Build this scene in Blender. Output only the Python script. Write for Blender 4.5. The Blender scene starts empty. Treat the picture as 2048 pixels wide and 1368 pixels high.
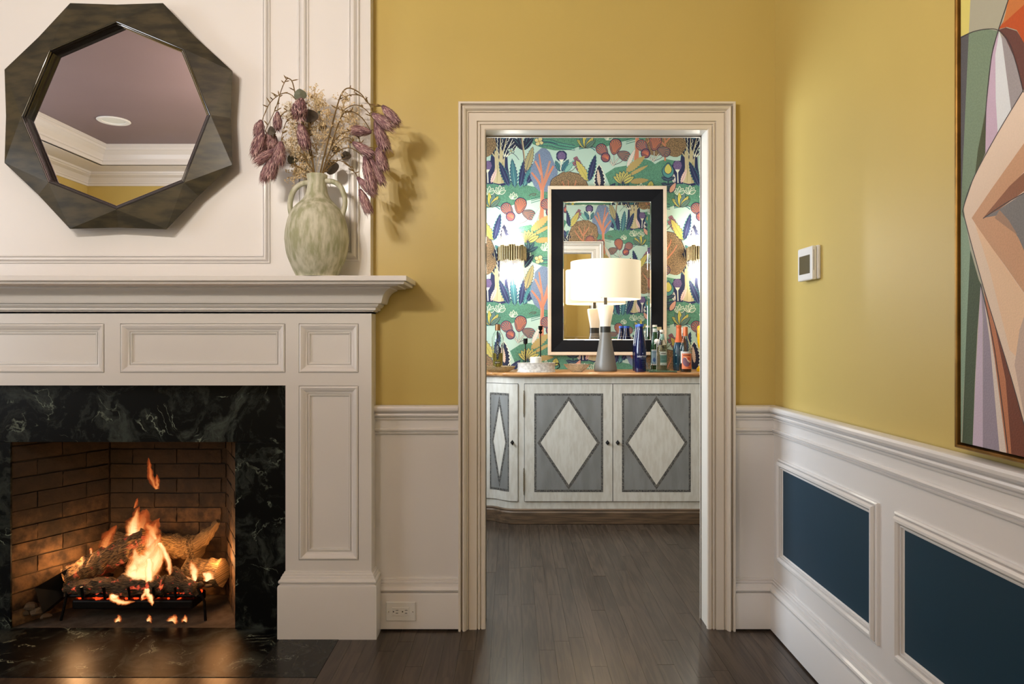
import bpy, bmesh, math, random
from mathutils import Vector, Matrix, noise
R = math.radians
PI = math.pi
random.seed(7)
S = bpy.context.scene
COL = S.collection

# ------------------------------------------------------------------ camera, light, exposure
F = 1400.0; CX = 1024.0; CY = 676.0; H = 1.16
cam = bpy.data.cameras.new('camera'); camo = bpy.data.objects.new('camera', cam); COL.objects.link(camo)
cam.sensor_width = 36.0; cam.lens = 36.0 * F / 2048; cam.shift_y = -8.0 / 2048; cam.clip_start = 0.02
camo.location = (0, 0, H); camo.rotation_euler = (R(90), 0, 0)
S.camera = camo
S.view_settings.view_transform = 'Standard'; S.view_settings.look = 'None'
S.view_settings.gamma = 1; S.view_settings.use_curve_mapping = False
S.view_settings.exposure = 0.0
S.cycles.transparent_max_bounces = 40
w = bpy.data.worlds.new('world'); S.world = w; w.use_nodes = True
w.node_tree.nodes['Background'].inputs[0].default_value = (0.75, 0.85, 1, 1)
w.node_tree.nodes['Background'].inputs[1].default_value = 0.6

def light(name, kind, loc, power, color, size=0.05, rot=None, size_y=None, spread=None):
    l = bpy.data.lights.new(name, kind); l.energy = power; l.color = color
    if kind == 'AREA':
        l.shape = 'RECTANGLE' if size_y else 'SQUARE'; l.size = size
        if size_y: l.size_y = size_y
        if spread: l.spread = spread
    else: l.shadow_soft_size = size
    o = bpy.data.objects.new(name, l); COL.objects.link(o); o.location = loc
    if rot: o.rotation_euler = rot
    return o
WARM = (1.0, 0.90, 0.79)
COOL = (0.82, 0.91, 1.0)
# candle bulbs of the ceiling fixture in the middle of the dining room (above and left of the camera)
for i in range(6):
    a = i * PI / 3 + .2
    light('chandelier_bulb', 'POINT', (-1.22 + .2 * math.cos(a), 0.25 + .2 * math.sin(a), 2.24 + .03 * (i % 2)), 24, WARM, 0.022)
# added fill lamps, on the left of the dining room and behind the camera
light('added_left_fill', 'AREA', (-4.15, 0.4, 1.6), 30, (.93, .96, 1.0), 1.6, (0, R(-90), 0), 1.5)
light('added_rear_fill', 'AREA', (-1.2, -1.5, 1.75), 7, (.96, .98, 1.0), 2.2, (R(90), 0, 0), 1.3)
# daylight window and ceiling spots of the bar room
light('bar_window_daylight', 'AREA', (-0.90, 3.62, 1.55), 44, (0.78, .89, 1.0), 0.9, (0, R(-90), 0), 1.0)
for x_ in (-.1, .65, 1.4):
    light('bar_ceiling_spot', 'SPOT', (x_, 3.75, 2.55), 12, (1, .93, .84), .04)
light('bar_bounce', 'AREA', (.62, 3.7, 2.5), 9, (1, .95, .88), 1.2, None, .8)
light('fire_light', 'POINT', (-1.50, 2.93, 0.25), 5.5, (1, .47, .16), .07)
light('ember_light', 'POINT', (-1.80, 2.93, 0.22), 6, (1, .5, .2), .05)
light('fire_light_right', 'POINT', (-1.24, 2.95, 0.22), 2.2, (1, .45, .16), .05)

# ------------------------------------------------------------------ helpers
def lin(c):
    return tuple(((v / 255.0) / 12.92 if v / 255.0 <= .04045 else ((v / 255.0 + .055) / 1.055) ** 2.4) for v in c[:3])
def P(px, py, Y):
    return Vector(((px - CX) * Y / F, Y, H + (CY - py) * Y / F))
def XA(px, Y): return (px - CX) * Y / F
def ZA(py, Y): return H + (CY - py) * Y / F
WL = {}
def wloc(o): return WL.get(o.name, Vector((0, 0, 0)))

class MB:
    def __init__(s): s.v = []; s.f = []; s.c = []; s.cur = None; s.t = {}
    def add(s, vs, fs, col=None):
        b = len(s.v); s.v += [tuple(v) for v in vs]
        for f in fs: s.f.append(tuple(b + i for i in f)); s.c.append(col or s.cur or (1, 1, 1, 1))
        return b
    def box(s, x0, x1, y0, y1, z0, z1, col=None):
        s.add([(x0,y0,z0),(x1,y0,z0),(x1,y1,z0),(x0,y1,z0),(x0,y0,z1),(x1,y0,z1),(x1,y1,z1),(x0,y1,z1)],
              [(0,3,2,1),(4,5,6,7),(0,1,5,4),(1,2,6,5),(2,3,7,6),(3,0,4,7)], col)
    def rings(s, rings, close=True, cap=False, col=None, closeU=False):
        n = len(rings[0]); vs = [p for r in rings for p in r]; fs = []
        m = len(rings)
        for i in range(m if closeU else m - 1):
            i2 = (i + 1) % m
            for j in range(n if close else n - 1):
                j2 = (j + 1) % n
                fs.append((i*n+j, i*n+j2, i2*n+j2, i2*n+j))
        if cap: fs.append(tuple(range(n))); fs.append(tuple((m-1)*n + j for j in range(n)))
        s.add(vs, fs, col)
    def lathe(s, prof, cx, cy, seg=32, z0=0, sx=1, sy=1, cap=True, col=None):
        rs = [[(cx + r*sx*math.cos(2*PI*j/seg), cy + r*sy*math.sin(2*PI*j/seg), z0 + z) for j in range(seg)] for r, z in prof]
        s.rings(rs, True, cap, col)
    def tube(s, pts, rad, seg=8, flat=1.0, cap=True, col=None, jit=0, up=None):
        pts = [Vector(p) for p in pts]; n = len(pts); rs = []
        if not hasattr(rad, '__len__'): rad = [rad] * n
        ref = Vector(up) if up else Vector((0, -1, 0.02))
        for i, p in enumerate(pts):
            t = (pts[min(i+1, n-1)] - pts[max(i-1, 0)]).normalized()
            a = t.cross(ref)
            if a.length < .05: a = t.cross(Vector((1, 0, 0)))
            a.normalize(); b = a.cross(t).normalized()
            rr = []
            for j in range(seg):
                th = 2*PI*j/seg
                r = rad[i] * (1 + (jit * noise.noise(Vector((p.x*22+j*1.3, i*.63, th*2.1))) if jit else 0))
                rr.append(p + a*r*math.cos(th) + b*r*flat*math.sin(th))
            rs.append(rr)
        s.rings(rs, True, cap, col)
    def ball(s, c, r, seg=12, rg=8, sx=1, sy=1, sz=1, col=None):
        s.lathe([(max(r*math.sin(PI*i/rg), r*.01), -r*sz*math.cos(PI*i/rg)) for i in range(rg+1)], c[0], c[1], seg, c[2], sx, sy, True, col)

def spline(pts, k=6):
    pts = [Vector(p) for p in pts]; out = []
    for i in range(len(pts) - 1):
        p0 = pts[max(i-1, 0)]; p1 = pts[i]; p2 = pts[i+1]; p3 = pts[min(i+2, len(pts)-1)]
        for j in range(k):
            t = j / k
            out.append(.5*((2*p1) + (p2-p0)*t + (2*p0-5*p1+4*p2-p3)*t*t + (3*p1-p0-3*p2+p3)*t*t*t))
    out.append(pts[-1]); return out

def build(name, mb, mat, parent=None, smooth=None, vcol=False, bevel=0, recalc=True, kind=None, label=None):
    base = wloc(parent) if parent else None
    if base is None:
        xs = [v[0] for v in mb.v]; ys = [v[1] for v in mb.v]; zs = [v[2] for v in mb.v]
        base = Vector(((min(xs)+max(xs))/2, (min(ys)+max(ys))/2, min(zs)))
    me = bpy.data.meshes.new(name)
    me.from_pydata([(v[0]-base.x, v[1]-base.y, v[2]-base.z) for v in mb.v], [], mb.f)
    if recalc:
        bm = bmesh.new(); bm.from_mesh(me); bmesh.ops.recalc_face_normals(bm, faces=bm.faces); bm.to_mesh(me); bm.free()
    if vcol:
        at = me.attributes.new('col', 'FLOAT_COLOR', 'FACE')
        flat = []
        for c in mb.c: flat += list(c) if len(c) == 4 else list(c) + [1]
        at.data.foreach_set('color', flat)
    if mat: me.materials.append(mat)
    if smooth is not None:
        me.shade_smooth()
        me.set_sharp_from_angle(angle=R(smooth))
    o = bpy.data.objects.new(name, me); COL.objects.link(o)
    if parent: o.parent = parent
    else: o.location = base
    WL[o.name] = base
    if bevel:
        m = o.modifiers.new('bevel', 'BEVEL'); m.width = bevel; m.segments = 2; m.limit_method = 'ANGLE'; m.angle_limit = R(40)
    if kind: o['kind'] = kind
    if label: o['label'] = label
    return o
def thing(name, loc, label=None, cat=None, group=None, kind=None):
    o = bpy.data.objects.new(name, None); COL.objects.link(o); o.location = loc; WL[o.name] = Vector(loc)
    o.empty_display_size = .05
    if label: o['label'] = label
    if cat: o['category'] = cat
    if group: o['group'] = group
    if kind: o['kind'] = kind
    return o
def tag(o, label, cat, group=None):
    o['label'] = label; o['category'] = cat
    if group: o['group'] = group
    return o
def frame_rings(mb, O, U, V, N, x0, x1, y0, y1, prof, open_bottom=False, tmap=None, close_prof=False):
    """prof = [(inset from the outer edge, height along N)], mitred at the corners"""
    O = Vector(O); U = Vector(U); V = Vector(V); N = Vector(N)
    rs = []
    for off, h in prof:
        if open_bottom: c = [(x0+off, y0), (x0+off, y1-off), (x1-off, y1-off), (x1-off, y0)]
        else: c = [(x0+off, y0+off), (x0+off, y1-off), (x1-off, y1-off), (x1-off, y0+off)]
        rs.append([O + U*a + V*b + N*h for a, b in c])
    mb.rings(rs, close=not open_bottom, closeU=close_prof)

# ------------------------------------------------------------------ materials
def mat(name, color, rough=.5, metal=0, var=0, vscale=8, bump=0, bscale=60, spec=.5, coat=0, stretch=None, color2=None, trans=0, ior=1.45, emit=None, es=0, detail=4, coords='Object', alpha=1):
    m = bpy.data.materials.new(name); m.use_nodes = True; nt = m.node_tree; b = nt.nodes['Principled BSDF']
    c = lin(color); b.inputs['Base Color'].default_value = (*c, 1)
    b.inputs['Roughness'].default_value = rough; b.inputs['Metallic'].default_value = metal
    b.inputs['Specular IOR Level'].default_value = spec
    b.inputs['Coat Weight'].default_value = coat; b.inputs['Coat Roughness'].default_value = .08
    b.inputs['Transmission Weight'].default_value = trans; b.inputs['IOR'].default_value = ior
    b.inputs['Alpha'].default_value = alpha
    if emit: b.inputs['Emission Color'].default_value = (*lin(emit), 1); b.inputs['Emission Strength'].default_value = es
    if var or bump:
        tc = nt.nodes.new('ShaderNodeNewGeometry'); mp = nt.nodes.new('ShaderNodeMapping')
        nt.links.new(tc.outputs['Position'], mp.inputs['Vector'])
        if stretch: mp.inputs['Scale'].default_value = stretch
        if var:
            n = nt.nodes.new('ShaderNodeTexNoise'); n.inputs['Scale'].default_value = vscale; n.inputs['Detail'].default_value = detail
            nt.links.new(mp.outputs[0], n.inputs['Vector'])
            r = nt.nodes.new('ShaderNodeValToRGB'); nt.links.new(n.outputs['Fac'], r.inputs[0])
            c2 = lin(color2) if color2 else tuple(v*(1-var) for v in c)
            r.color_ramp.elements[0].position = .38; r.color_ramp.elements[1].position = .62
            r.color_ramp.elements[0].color = (*c2, 1); r.color_ramp.elements[1].color = (*c, 1)
            nt.links.new(r.outputs[0], b.inputs['Base Color'])
        if bump:
            n2 = nt.nodes.new('ShaderNodeTexNoise'); n2.inputs['Scale'].default_value = bscale; n2.inputs['Detail'].default_value = 5
            nt.links.new(mp.outputs[0], n2.inputs['Vector'])
            bp = nt.nodes.new('ShaderNodeBump'); bp.inputs['Strength'].default_value = bump; bp.inputs['Distance'].default_value = .004
            nt.links.new(n2.outputs['Fac'], bp.inputs['Height']); nt.links.new(bp.outputs[0], b.inputs['Normal'])
    return m
M = {}
M['yellow'] = mat('yellow_wall_paint', (206, 183, 108), .36, var=.04, vscale=1.5, bump=.05, bscale=250, spec=.4)
M['white'] = mat('white_trim_paint', (232, 229, 227), .22, var=.02, vscale=2, spec=.5)
M['mantel'] = mat('mantel_white_paint', (234, 231, 229), .24, var=.02, vscale=2)
M['cream'] = mat('casing_cream_paint', (232, 224, 212), .28)
M['ceil'] = mat('mauve_ceiling_paint', (132, 114, 119), .5, var=.05, vscale=2)
M['teal'] = mat('dark_teal_panel_paint', (18, 56, 76), .5, var=.06, vscale=2, bump=.03, bscale=200)
M['plaster'] = mat('plain_plaster', (200, 196, 188), .7)
M['iron'] = mat('black_iron', (24, 22, 22), .45, metal=.7, bump=.2, bscale=80)
M['brass'] = mat('aged_brass', (150, 132, 100), .25, metal=1)
M['gold'] = mat('gold_leaf_frame', (170, 128, 66), .32, metal=.8, var=.3, vscale=20)
M['black'] = mat('black_lacquer', (8, 9, 16), .6, spec=.25, bump=.05, bscale=100)
M['pale'] = mat('pale_wood_liner', (228, 206, 180), .5, var=.06, vscale=20)
M['silver'] = mat('silver_bevel', (235, 235, 235), .08, metal=1)
M['mirror'] = mat('mirror_glass', (246, 243, 240), .0, metal=1)
M['plastic'] = mat('white_plastic', (232, 232, 230), .35)
M['slot'] = mat('dark_slot', (30, 28, 26), .6)

def nodes(m): return m.node_tree.nodes, m.node_tree.links
# vertex coloured print with a fine stipple where alpha < 1
def print_mat(name, rough=.6, grain=120, amt=.35, bump=0):
    m = bpy.data.materials.new(name); m.use_nodes = True; N, L = nodes(m); b = N['Principled BSDF']
    a = N.new('ShaderNodeAttribute'); a.attribute_name = 'col'
    g = N.new('ShaderNodeNewGeometry'); n = N.new('ShaderNodeTexNoise'); n.inputs['Scale'].default_value = grain; n.inputs['Detail'].default_value = 2
    L.new(g.outputs['Position'], n.inputs['Vector'])
    r = N.new('ShaderNodeValToRGB'); r.color_ramp.elements[0].position = .46; r.color_ramp.elements[1].position = .54
    r.color_ramp.elements[0].color = (.16, .2, .22, 1); r.color_ramp.elements[1].color = (1, 1, 1, 1)
    L.new(n.outputs['Fac'], r.inputs[0])
    inv = N.new('ShaderNodeMath'); inv.operation = 'SUBTRACT'; inv.inputs[0].default_value = 1; L.new(a.outputs['Alpha'], inv.inputs[1])
    mx = N.new('ShaderNodeMix'); mx.data_type = 'RGBA'; mx.blend_type = 'MULTIPLY'
    L.new(inv.outputs[0], mx.inputs['Factor']); L.new(a.outputs['Color'], mx.inputs[6]); L.new(r.outputs[0], mx.inputs[7])
    L.new(mx.outputs[2], b.inputs['Base Color']); b.inputs['Roughness'].default_value = rough
    if bump:
        bp = N.new('ShaderNodeBump'); bp.inputs['Strength'].default_value = bump; bp.inputs['Distance'].default_value = .003
        L.new(n.outputs['Fac'], bp.inputs['Height']); L.new(bp.outputs[0], b.inputs['Normal'])
    return m
M['print'] = print_mat('wallpaper_print', .6, 190)
M['paintprint'] = print_mat('canvas_oil_print', .55, 260, bump=.25)
M['flat'] = print_mat('flat_label_print', .5, 100)
M['bract'] = print_mat('dried_bract', .8, 200)

def marble(name, c0=(7, 9, 11), c1=(84, 92, 86), c2=(165, 178, 160), sc=1.0, rough=.36):
    m = bpy.data.materials.new(name); m.use_nodes = True; N, L = nodes(m); b = N['Principled BSDF']
    g = N.new('ShaderNodeNewGeometry')
    n0 = N.new('ShaderNodeTexNoise'); n0.inputs['Scale'].default_value = 3.2*sc; n0.inputs['Detail'].default_value = 8
    L.new(g.outputs['Position'], n0.inputs['Vector'])
    ad = N.new('ShaderNodeVectorMath'); ad.operation = 'MULTIPLY_ADD'; ad.inputs[1].default_value = (.5, .5, .5)
    L.new(n0.outputs['Color'], ad.inputs[0]); L.new(g.outputs['Position'], ad.inputs[2])
    n1 = N.new('ShaderNodeTexNoise'); n1.inputs['Scale'].default_value = 6*sc; n1.inputs['Detail'].default_value = 12; n1.inputs['Roughness'].default_value = .68; n1.inputs['Distortion'].default_value = 1.2
    L.new(ad.outputs[0], n1.inputs['Vector'])
    r1 = N.new('ShaderNodeValToRGB'); e = r1.color_ramp.elements
    e[0].position = .49; e[0].color = (*lin(c0), 1); e[1].position = .79; e[1].color = (*lin(c1), 1)
    L.new(n1.outputs['Fac'], r1.inputs[0])
    # thin veins
    n2 = N.new('ShaderNodeTexNoise'); n2.inputs['Scale'].default_value = 4.2*sc; n2.inputs['Detail'].default_value = 9; n2.inputs['Distortion'].default_value = 1.6
    L.new(ad.outputs[0], n2.inputs['Vector'])
    sb = N.new('ShaderNodeMath'); sb.operation = 'SUBTRACT'; sb.inputs[1].default_value = .5; L.new(n2.outputs['Fac'], sb.inputs[0])
    ab = N.new('ShaderNodeMath'); ab.operation = 'ABSOLUTE'; L.new(sb.outputs[0], ab.inputs[0])
    r2 = N.new('ShaderNodeValToRGB'); r2.color_ramp.elements[0].position = 0; r2.color_ramp.elements[0].color = (1, 1, 1, 1)
    r2.color_ramp.elements[1].position = .012; r2.color_ramp.elements[1].color = (0, 0, 0, 1); L.new(ab.outputs[0], r2.inputs[0])
    n3 = N.new('ShaderNodeTexNoise'); n3.inputs['Scale'].default_value = 9*sc; L.new(g.outputs['Position'], n3.inputs['Vector'])
    r3 = N.new('ShaderNodeValToRGB'); r3.color_ramp.elements[0].position = .5; r3.color_ramp.elements[1].position = .68; L.new(n3.outputs['Fac'], r3.inputs[0])
    mu = N.new('ShaderNodeMath'); mu.operation = 'MULTIPLY'; L.new(r2.outputs[0], mu.inputs[0]); L.new(r3.outputs[0], mu.inputs[1])
    mx = N.new('ShaderNodeMix'); mx.data_type = 'RGBA'; L.new(mu.outputs[0], mx.inputs['Factor']); L.new(r1.outputs[0], mx.inputs[6]); mx.inputs[7].default_value = (*lin(c2), 1)
    L.new(mx.outputs[2], b.inputs['Base Color']); b.inputs['Roughness'].default_value = rough; b.inputs['Specular IOR Level'].default_value = .16
    return m
M['marble'] = marble('dark_green_marble')
M['slate'] = marble('grey_green_stone', (40, 40, 38), (72, 72, 68), (120, 124, 116), 1.3, .25)

def wood_floor():
    m = bpy.data.materials.new('dark_oak_boards'); m.use_nodes = True; N, L = nodes(m); b = N['Principled BSDF']
    g = N.new('ShaderNodeNewGeometry'); oi = N.new('ShaderNodeObjectInfo')
    mp = N.new('ShaderNodeMapping'); mp.inputs['Scale'].default_value = (26, 1.5, 1)
    cm = N.new('ShaderNodeCombineXYZ'); ml = N.new('ShaderNodeMath'); ml.operation = 'MULTIPLY'; ml.inputs[1].default_value = 47
    L.new(oi.outputs['Random'], ml.inputs[0]); L.new(ml.outputs[0], cm.inputs[2]); L.new(ml.outputs[0], cm.inputs[1])
    ad = N.new('ShaderNodeVectorMath'); L.new(g.outputs['Position'], ad.inputs[0]); L.new(cm.outputs[0], ad.inputs[1])
    L.new(ad.outputs[0], mp.inputs['Vector'])
    n = N.new('ShaderNodeTexNoise'); n.inputs['Scale'].default_value = 1.0; n.inputs['Detail'].default_value = 3; L.new(mp.outputs[0], n.inputs['Vector'])
    # cathedral grain : banded distorted noise
    mu = N.new('ShaderNodeMath'); mu.operation = 'MULTIPLY'; mu.inputs[1].default_value = 40; L.new(n.outputs['Fac'], mu.inputs[0])
    sn = N.new('ShaderNodeMath'); sn.operation = 'SINE'; L.new(mu.outputs[0], sn.inputs[0])
    r = N.new('ShaderNodeMapRange'); r.inputs[1].default_value = -1; r.inputs[2].default_value = 1; r.inputs[3].default_value = .66; r.inputs[4].default_value = 1.16; L.new(sn.outputs[0], r.inputs[0])
    n2 = N.new('ShaderNodeTexNoise'); n2.inputs['Scale'].default_value = 9; n2.inputs['Detail'].default_value = 6; L.new(mp.outputs[0], n2.inputs['Vector'])
    r2 = N.new('ShaderNodeMapRange'); r2.inputs[3].default_value = .75; r2.inputs[4].default_value = 1.2; L.new(n2.outputs['Fac'], r2.inputs[0])
    rr = N.new('ShaderNodeMapRange'); rr.inputs[3].default_value = .82; rr.inputs[4].default_value = 1.16; L.new(oi.outputs['Random'], rr.inputs[0])
    m1 = N.new('ShaderNodeMath'); m1.operation = 'MULTIPLY'; L.new(r.outputs[0], m1.inputs[0]); L.new(r2.outputs[0], m1.inputs[1])
    m2 = N.new('ShaderNodeMath'); m2.operation = 'MULTIPLY'; L.new(m1.outputs[0], m2.inputs[0]); L.new(rr.outputs[0], m2.inputs[1])
    vm = N.new('ShaderNodeVectorMath'); vm.operation = 'SCALE'; vm.inputs[0].default_value = lin((70, 58, 48)); L.new(m2.outputs[0], vm.inputs['Scale'])
    L.new(vm.outputs[0], b.inputs['Base Color']); b.inputs['Roughness'].default_value = .3
    bp = N.new('ShaderNodeBump'); bp.inputs['Strength'].default_value = .12; bp.inputs['Distance'].default_value = .001; L.new(m1.outputs[0], bp.inputs['Height']); L.new(bp.outputs[0], b.inputs['Normal'])
    return m
M['floor'] = wood_floor()
M['subfloor'] = mat('subfloor_dark', (38, 30, 24), .8)

# ------------------------------------------------------------------ 2D print shapes (all in photo pixels of the print's own plane)
class Print:
    def __init__(s): s.p = []; s.layer = 0
    def poly(s, pts, col, a=1.0, up=0):
        g_ = .3*col[0]+.59*col[1]+.11*col[2]; q_ = getattr(s, 'sat', 1); col = tuple(g_ + (c_-g_)*q_ for c_ in col)
        s.p.append((list(pts), (*lin(col), a), len(s.p)))
    def nxt(s, n=4): s.layer += n
    def stroke(s, pts, w, col, up=0, w2=None):
        q = spline([(x, y, 0) for x, y in pts], 4) if len(pts) > 2 else [Vector((x, y, 0)) for x, y in pts]
        n = len(q); l = []; r = []
        for i, p in enumerate(q):
            t = (q[min(i+1, n-1)] - q[max(i-1, 0)]); t.normalize(); nn = Vector((-t.y, t.x, 0))
            ww = (w + ((w2 if w2 is not None else w) - w) * i / (n-1)) / 2
            l.append((p.x + nn.x*ww, p.y + nn.y*ww)); r.append((p.x - nn.x*ww, p.y - nn.y*ww))
        s.poly(l + r[::-1], col, 1, up)
    def leaf(s, x, y, ang, ln, w, col, out=None, serr=0, vein=None, ow=1.2, up=0, vw=1.0, a=1.0):
        ca, sa = math.sin(R(ang)), -math.cos(R(ang))
        def shape(L, W, se, o):
            n = 14 if not se else se*2
            l = []; r = []
            for i in range(n+1):
                t = i / n; ww = W/2 * math.sin(PI * min(1, t**.8))**.75 if 0 < t < 1 else 0
                if se and i % 2: ww *= .72
                d = -o + t*(L + 2*o)
                l.append((x + ca*d - sa*ww, y + sa*d + ca*ww)); r.append((x + ca*d + sa*ww, y + sa*d - ca*ww))
            return l + r[::-1][1:-1]
        if out: s.poly(shape(ln, w + 2*ow, serr, ow), out, 1, up)
        s.poly(shape(ln, w, serr, 0), col, a, up + 1)
        if vein: s.stroke([(x, y), (x + ca*ln*.88, y + sa*ln*.88)], vw, vein, up + 2, vw*.4)
    def blob(s, x, y, rx, ry, col, n=28, amp=.05, fr=6, out=None, a=1.0, up=0, ow=1.2):
        def sh(e): return [(x + (rx+e)*math.cos(2*PI*i/n)*(1+amp*math.sin(fr*2*PI*i/n+x)), y + (ry+e)*math.sin(2*PI*i/n)*(1+amp*math.cos(fr*2*PI*i/n))) for i in range(n)]
        if out: s.poly(sh(ow), out, 1, up)
        s.poly(sh(0), col, a, up + 1)
    def fan(s, x, y, ang, r, c1, c2, out=(45, 45, 85), n=7, spread=62):
        ux, uy = math.sin(R(ang)), -math.cos(R(ang)); vx_, vy_ = -uy, ux
        def egg(m):
            pts = []
            for i in range(22):
                t = 2*PI*i/22; d = r*(.52 - .50*m*math.cos(t)); w_ = r*m*(.40*math.sin(t))*(.62 + .50*d/r)
                pts.append((x + ux*d + vx_*w_, y + uy*d + vy_*w_))
            return pts
        s.poly(egg(1.12), out); s.poly(egg(1.0), c2); s.poly(egg(.93), c1)
        for i in range(n):
            q = (i - (n-1)/2)/((n-1)/2); w0, w1 = q*r*.07, q*r*.36; d1 = r*(.93 - .22*q*q)
            s.stroke([(x + ux*r*.14 + vx_*w0, y + uy*r*.14 + vy_*w0), (x + ux*r*.55 + vx_*(w0+w1)*.56, y + uy*r*.55 + vy_*(w0+w1)*.56), (x + ux*d1 + vx_*w1, y + uy*d1 + vy_*w1)], .5, c2, 2, 2.0)

def clip(pts, x0, x1, y0, y1):
    for ax, lim, sg in ((0, x0, 1), (0, x1, -1), (1, y0, 1), (1, y1, -1)):
        out = []; n = len(pts)
        for i in range(n):
            a, b = pts[i], pts[(i+1) % n]
            da, db = (a[ax]-lim)*sg, (b[ax]-lim)*sg
            if da >= 0: out.append(a)
            if (da >= 0) != (db >= 0):
                t = da/(da-db); out.append((a[0]+(b[0]-a[0])*t, a[1]+(b[1]-a[1])*t))
        pts = out
        if len(pts) < 3: return None
    return pts

W_ = Print(); W_.sat = .84
NAVY = (38, 46, 92); DNAVY = (28, 34, 66); TEAL = (62, 128, 128); LTEAL = (130, 190, 170); MINT = (190, 214, 196); GREEN = (92, 158, 122)
OCH = (192, 160, 88); BEIGE = (208, 188, 136); CORAL = (218, 126, 88); PURP = (128, 100, 150); PINK = (238, 200, 184); YEL = (214, 200, 82); CREAM = (240, 236, 206); MAR = (142, 82, 94)
# ground
W_.poly([(1060,262),(1162,262),(1162,292),(1140,300),(1110,301),(1085,296),(1065,288)], GREEN, .55)
W_.poly([(968,366),(1000,368),(1015,360),(1060,372),(1105,380),(1162,385),(1162,398),(1120,400),(1080,396),(1050,402),(1020,412),(968,414)], GREEN, .55)
W_.poly([(1020,466),(1040,453),(1070,448),(1100,436),(1112,440),(1120,446),(1130,440),(1142,436),(1162,440),(1162,503),(1060,503),(1030,490)], GREEN, .55)
W_.nxt(2)
for dy in (0, 4, 8): W_.stroke([(1062,398+dy),(1076,394+dy),(1092,390+dy)], 1.2, (54,118,104))
for i in range(5): W_.stroke([(1078,280+i*3),(1100,279+i*3.2),(1118,285+i*3),(1150,291+i*2.4)], 1.1, [(50,80,110),(70,170,140)][i % 2])
W_.stroke([(968,412),(985,409),(1006,416)], 3, (70,60,90), 0, 1); W_.stroke([(968,416),(990,413),(1000,419)], 2, TEAL, 1)
W_.nxt(3)
# celery tree
W_.poly([(983,300),(1000,305),(1014,300),(1016,335),(1022,368),(1003,372),(984,366),(980,330)], NAVY); 
for a, l, x in ((-24,58,993),(-10,62,996),(2,66,1000),(14,64,1004),(26,56,1008),(38,40,1012),(-36,40,990)):
    W_.leaf(x, 312, a, l, 13, DNAVY, CREAM if a % 4 == 2 else TEAL, 8, None, 1.3)
    W_.stroke([(x, 314), (x + l*.8*math.sin(R(a)), 314 - l*.8*math.cos(R(a)))], 2.6, BEIGE if a < 20 else CREAM, 3, .8)
W_.nxt(5)
W_.poly([(985,365),(990,335),(989,305),(993,300),(998,320),(1001,302),(1005,300),(1006,320),(1010,312),(1009,340),(1012,365),(998,368)], BEIGE)
W_.poly([(1002,366),(1001,330),(1006,322),(1009,340),(1012,365)], (188,164,110), 1, 1); W_.stroke([(995,330),(994,365)], .9, (170,148,96), 1)
W_.nxt(3)
# thistle with pink and white leaves
W_.blob(975, 336, 12, 15, NAVY, amp=.08); W_.poly([(966,340),(985,340),(986,368),(966,368)], NAVY); W_.nxt(2)
W_.blob(975, 331, 8.5, 9.5, PURP, a=.6, amp=.06, fr=9); W_.leaf(969, 366, -12, 24, 8, (240,226,206), None, 0, NAVY); W_.leaf(982, 366, 22, 30, 9, PINK, None, 7, (190,120,110)); W_.stroke([(975,341),(976,366)], 2, CREAM, 3)
W_.poly([(970,339),(980,339),(975,347)], CREAM, 1, 3)
W_.nxt(5)
# navy agave group
for a, l, x, y, c, o in ((-22,52,1018,372,NAVY,TEAL),(-6,56,1030,374,(58,120,132),NAVY),(10,60,1040,374,NAVY,(90,170,160)),(24,50,1048,372,(64,132,138),NAVY),(36,40,1054,366,NAVY,TEAL)):
    W_.leaf(x, y, a, l, 14, c, o, 9, LTEAL if c != NAVY else (90,110,150), 1.5); W_.nxt(3)
# tall navy tree with serrated leaves
for a, l in ((-40,34),(-20,36),(18,38),(38,34)): W_.leaf(1047, 300, a, l, 13, DNAVY, None, 9, (80,150,140))
W_.nxt(4); W_.stroke([(1046,258),(1044,280),(1048,310),(1051,345)], 5, (112,88,84), 0, 3); W_.stroke([(1046,258),(1045,280),(1049,310),(1051,342)], 2.4, BEIGE, 1, 1.5)
W_.leaf(1052, 342, 16, 50, 16, (176,160,104), NAVY, 9, NAVY); W_.nxt(4)
# four petal flowers
for x, y, r, c in ((1078,283,5.2,(226,206,130)),(1022,302,3.6,(180,200,170)),(1022,533-266,0.1,MINT)):
    for k in range(4): W_.blob(x + r*math.cos(k*PI/2+.5), y + r*math.sin(k*PI/2+.5), r*.8, r*.7, c, 12, 0, out=NAVY, ow=.9)
    W_.blob(x, y, r*.35, r*.35, (210,160,60), 8, 0, up=2)
W_.nxt(4)
W_.stroke([(1025,306),(1032,312),(1038,320)], .9, NAVY); W_.stroke([(1084,283),(1100,284),(1115,288)], 1.2, NAVY)
# blue tree with orange branches
W_.poly([(1083,296),(1092,297),(1100,305),(1106,320),(1112,334),(1116,345),(1112,360),(1104,374),(1094,384),(1078,382),(1068,372),(1060,352),(1062,336),(1068,322),(1070,308)], (128,146,176), .62); W_.nxt(2)
W_.stroke([(1083,440),(1084,400),(1085,372),(1083,345),(1078,308)], 9, CORAL, 1, 2.5); W_.stroke([(1084,384),(1078,365),(1063,345)], 5.5, CORAL, 1, 3.5); W_.stroke([(1086,372),(1092,350),(1100,322)], 5, (206,136,104), 1, 4); W_.stroke([(1085,378),(1096,352),(1107,332)], 5, CORAL, 2, 4); W_.stroke([(1083,350),(1076,334),(1070,322)], 4.6, (226,140,104), 2, 3.5)
W_.stroke([(1078,438),(1081,405),(1082,380)], 1.6, (236,160,120), 3)
W_.nxt(5)
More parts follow.
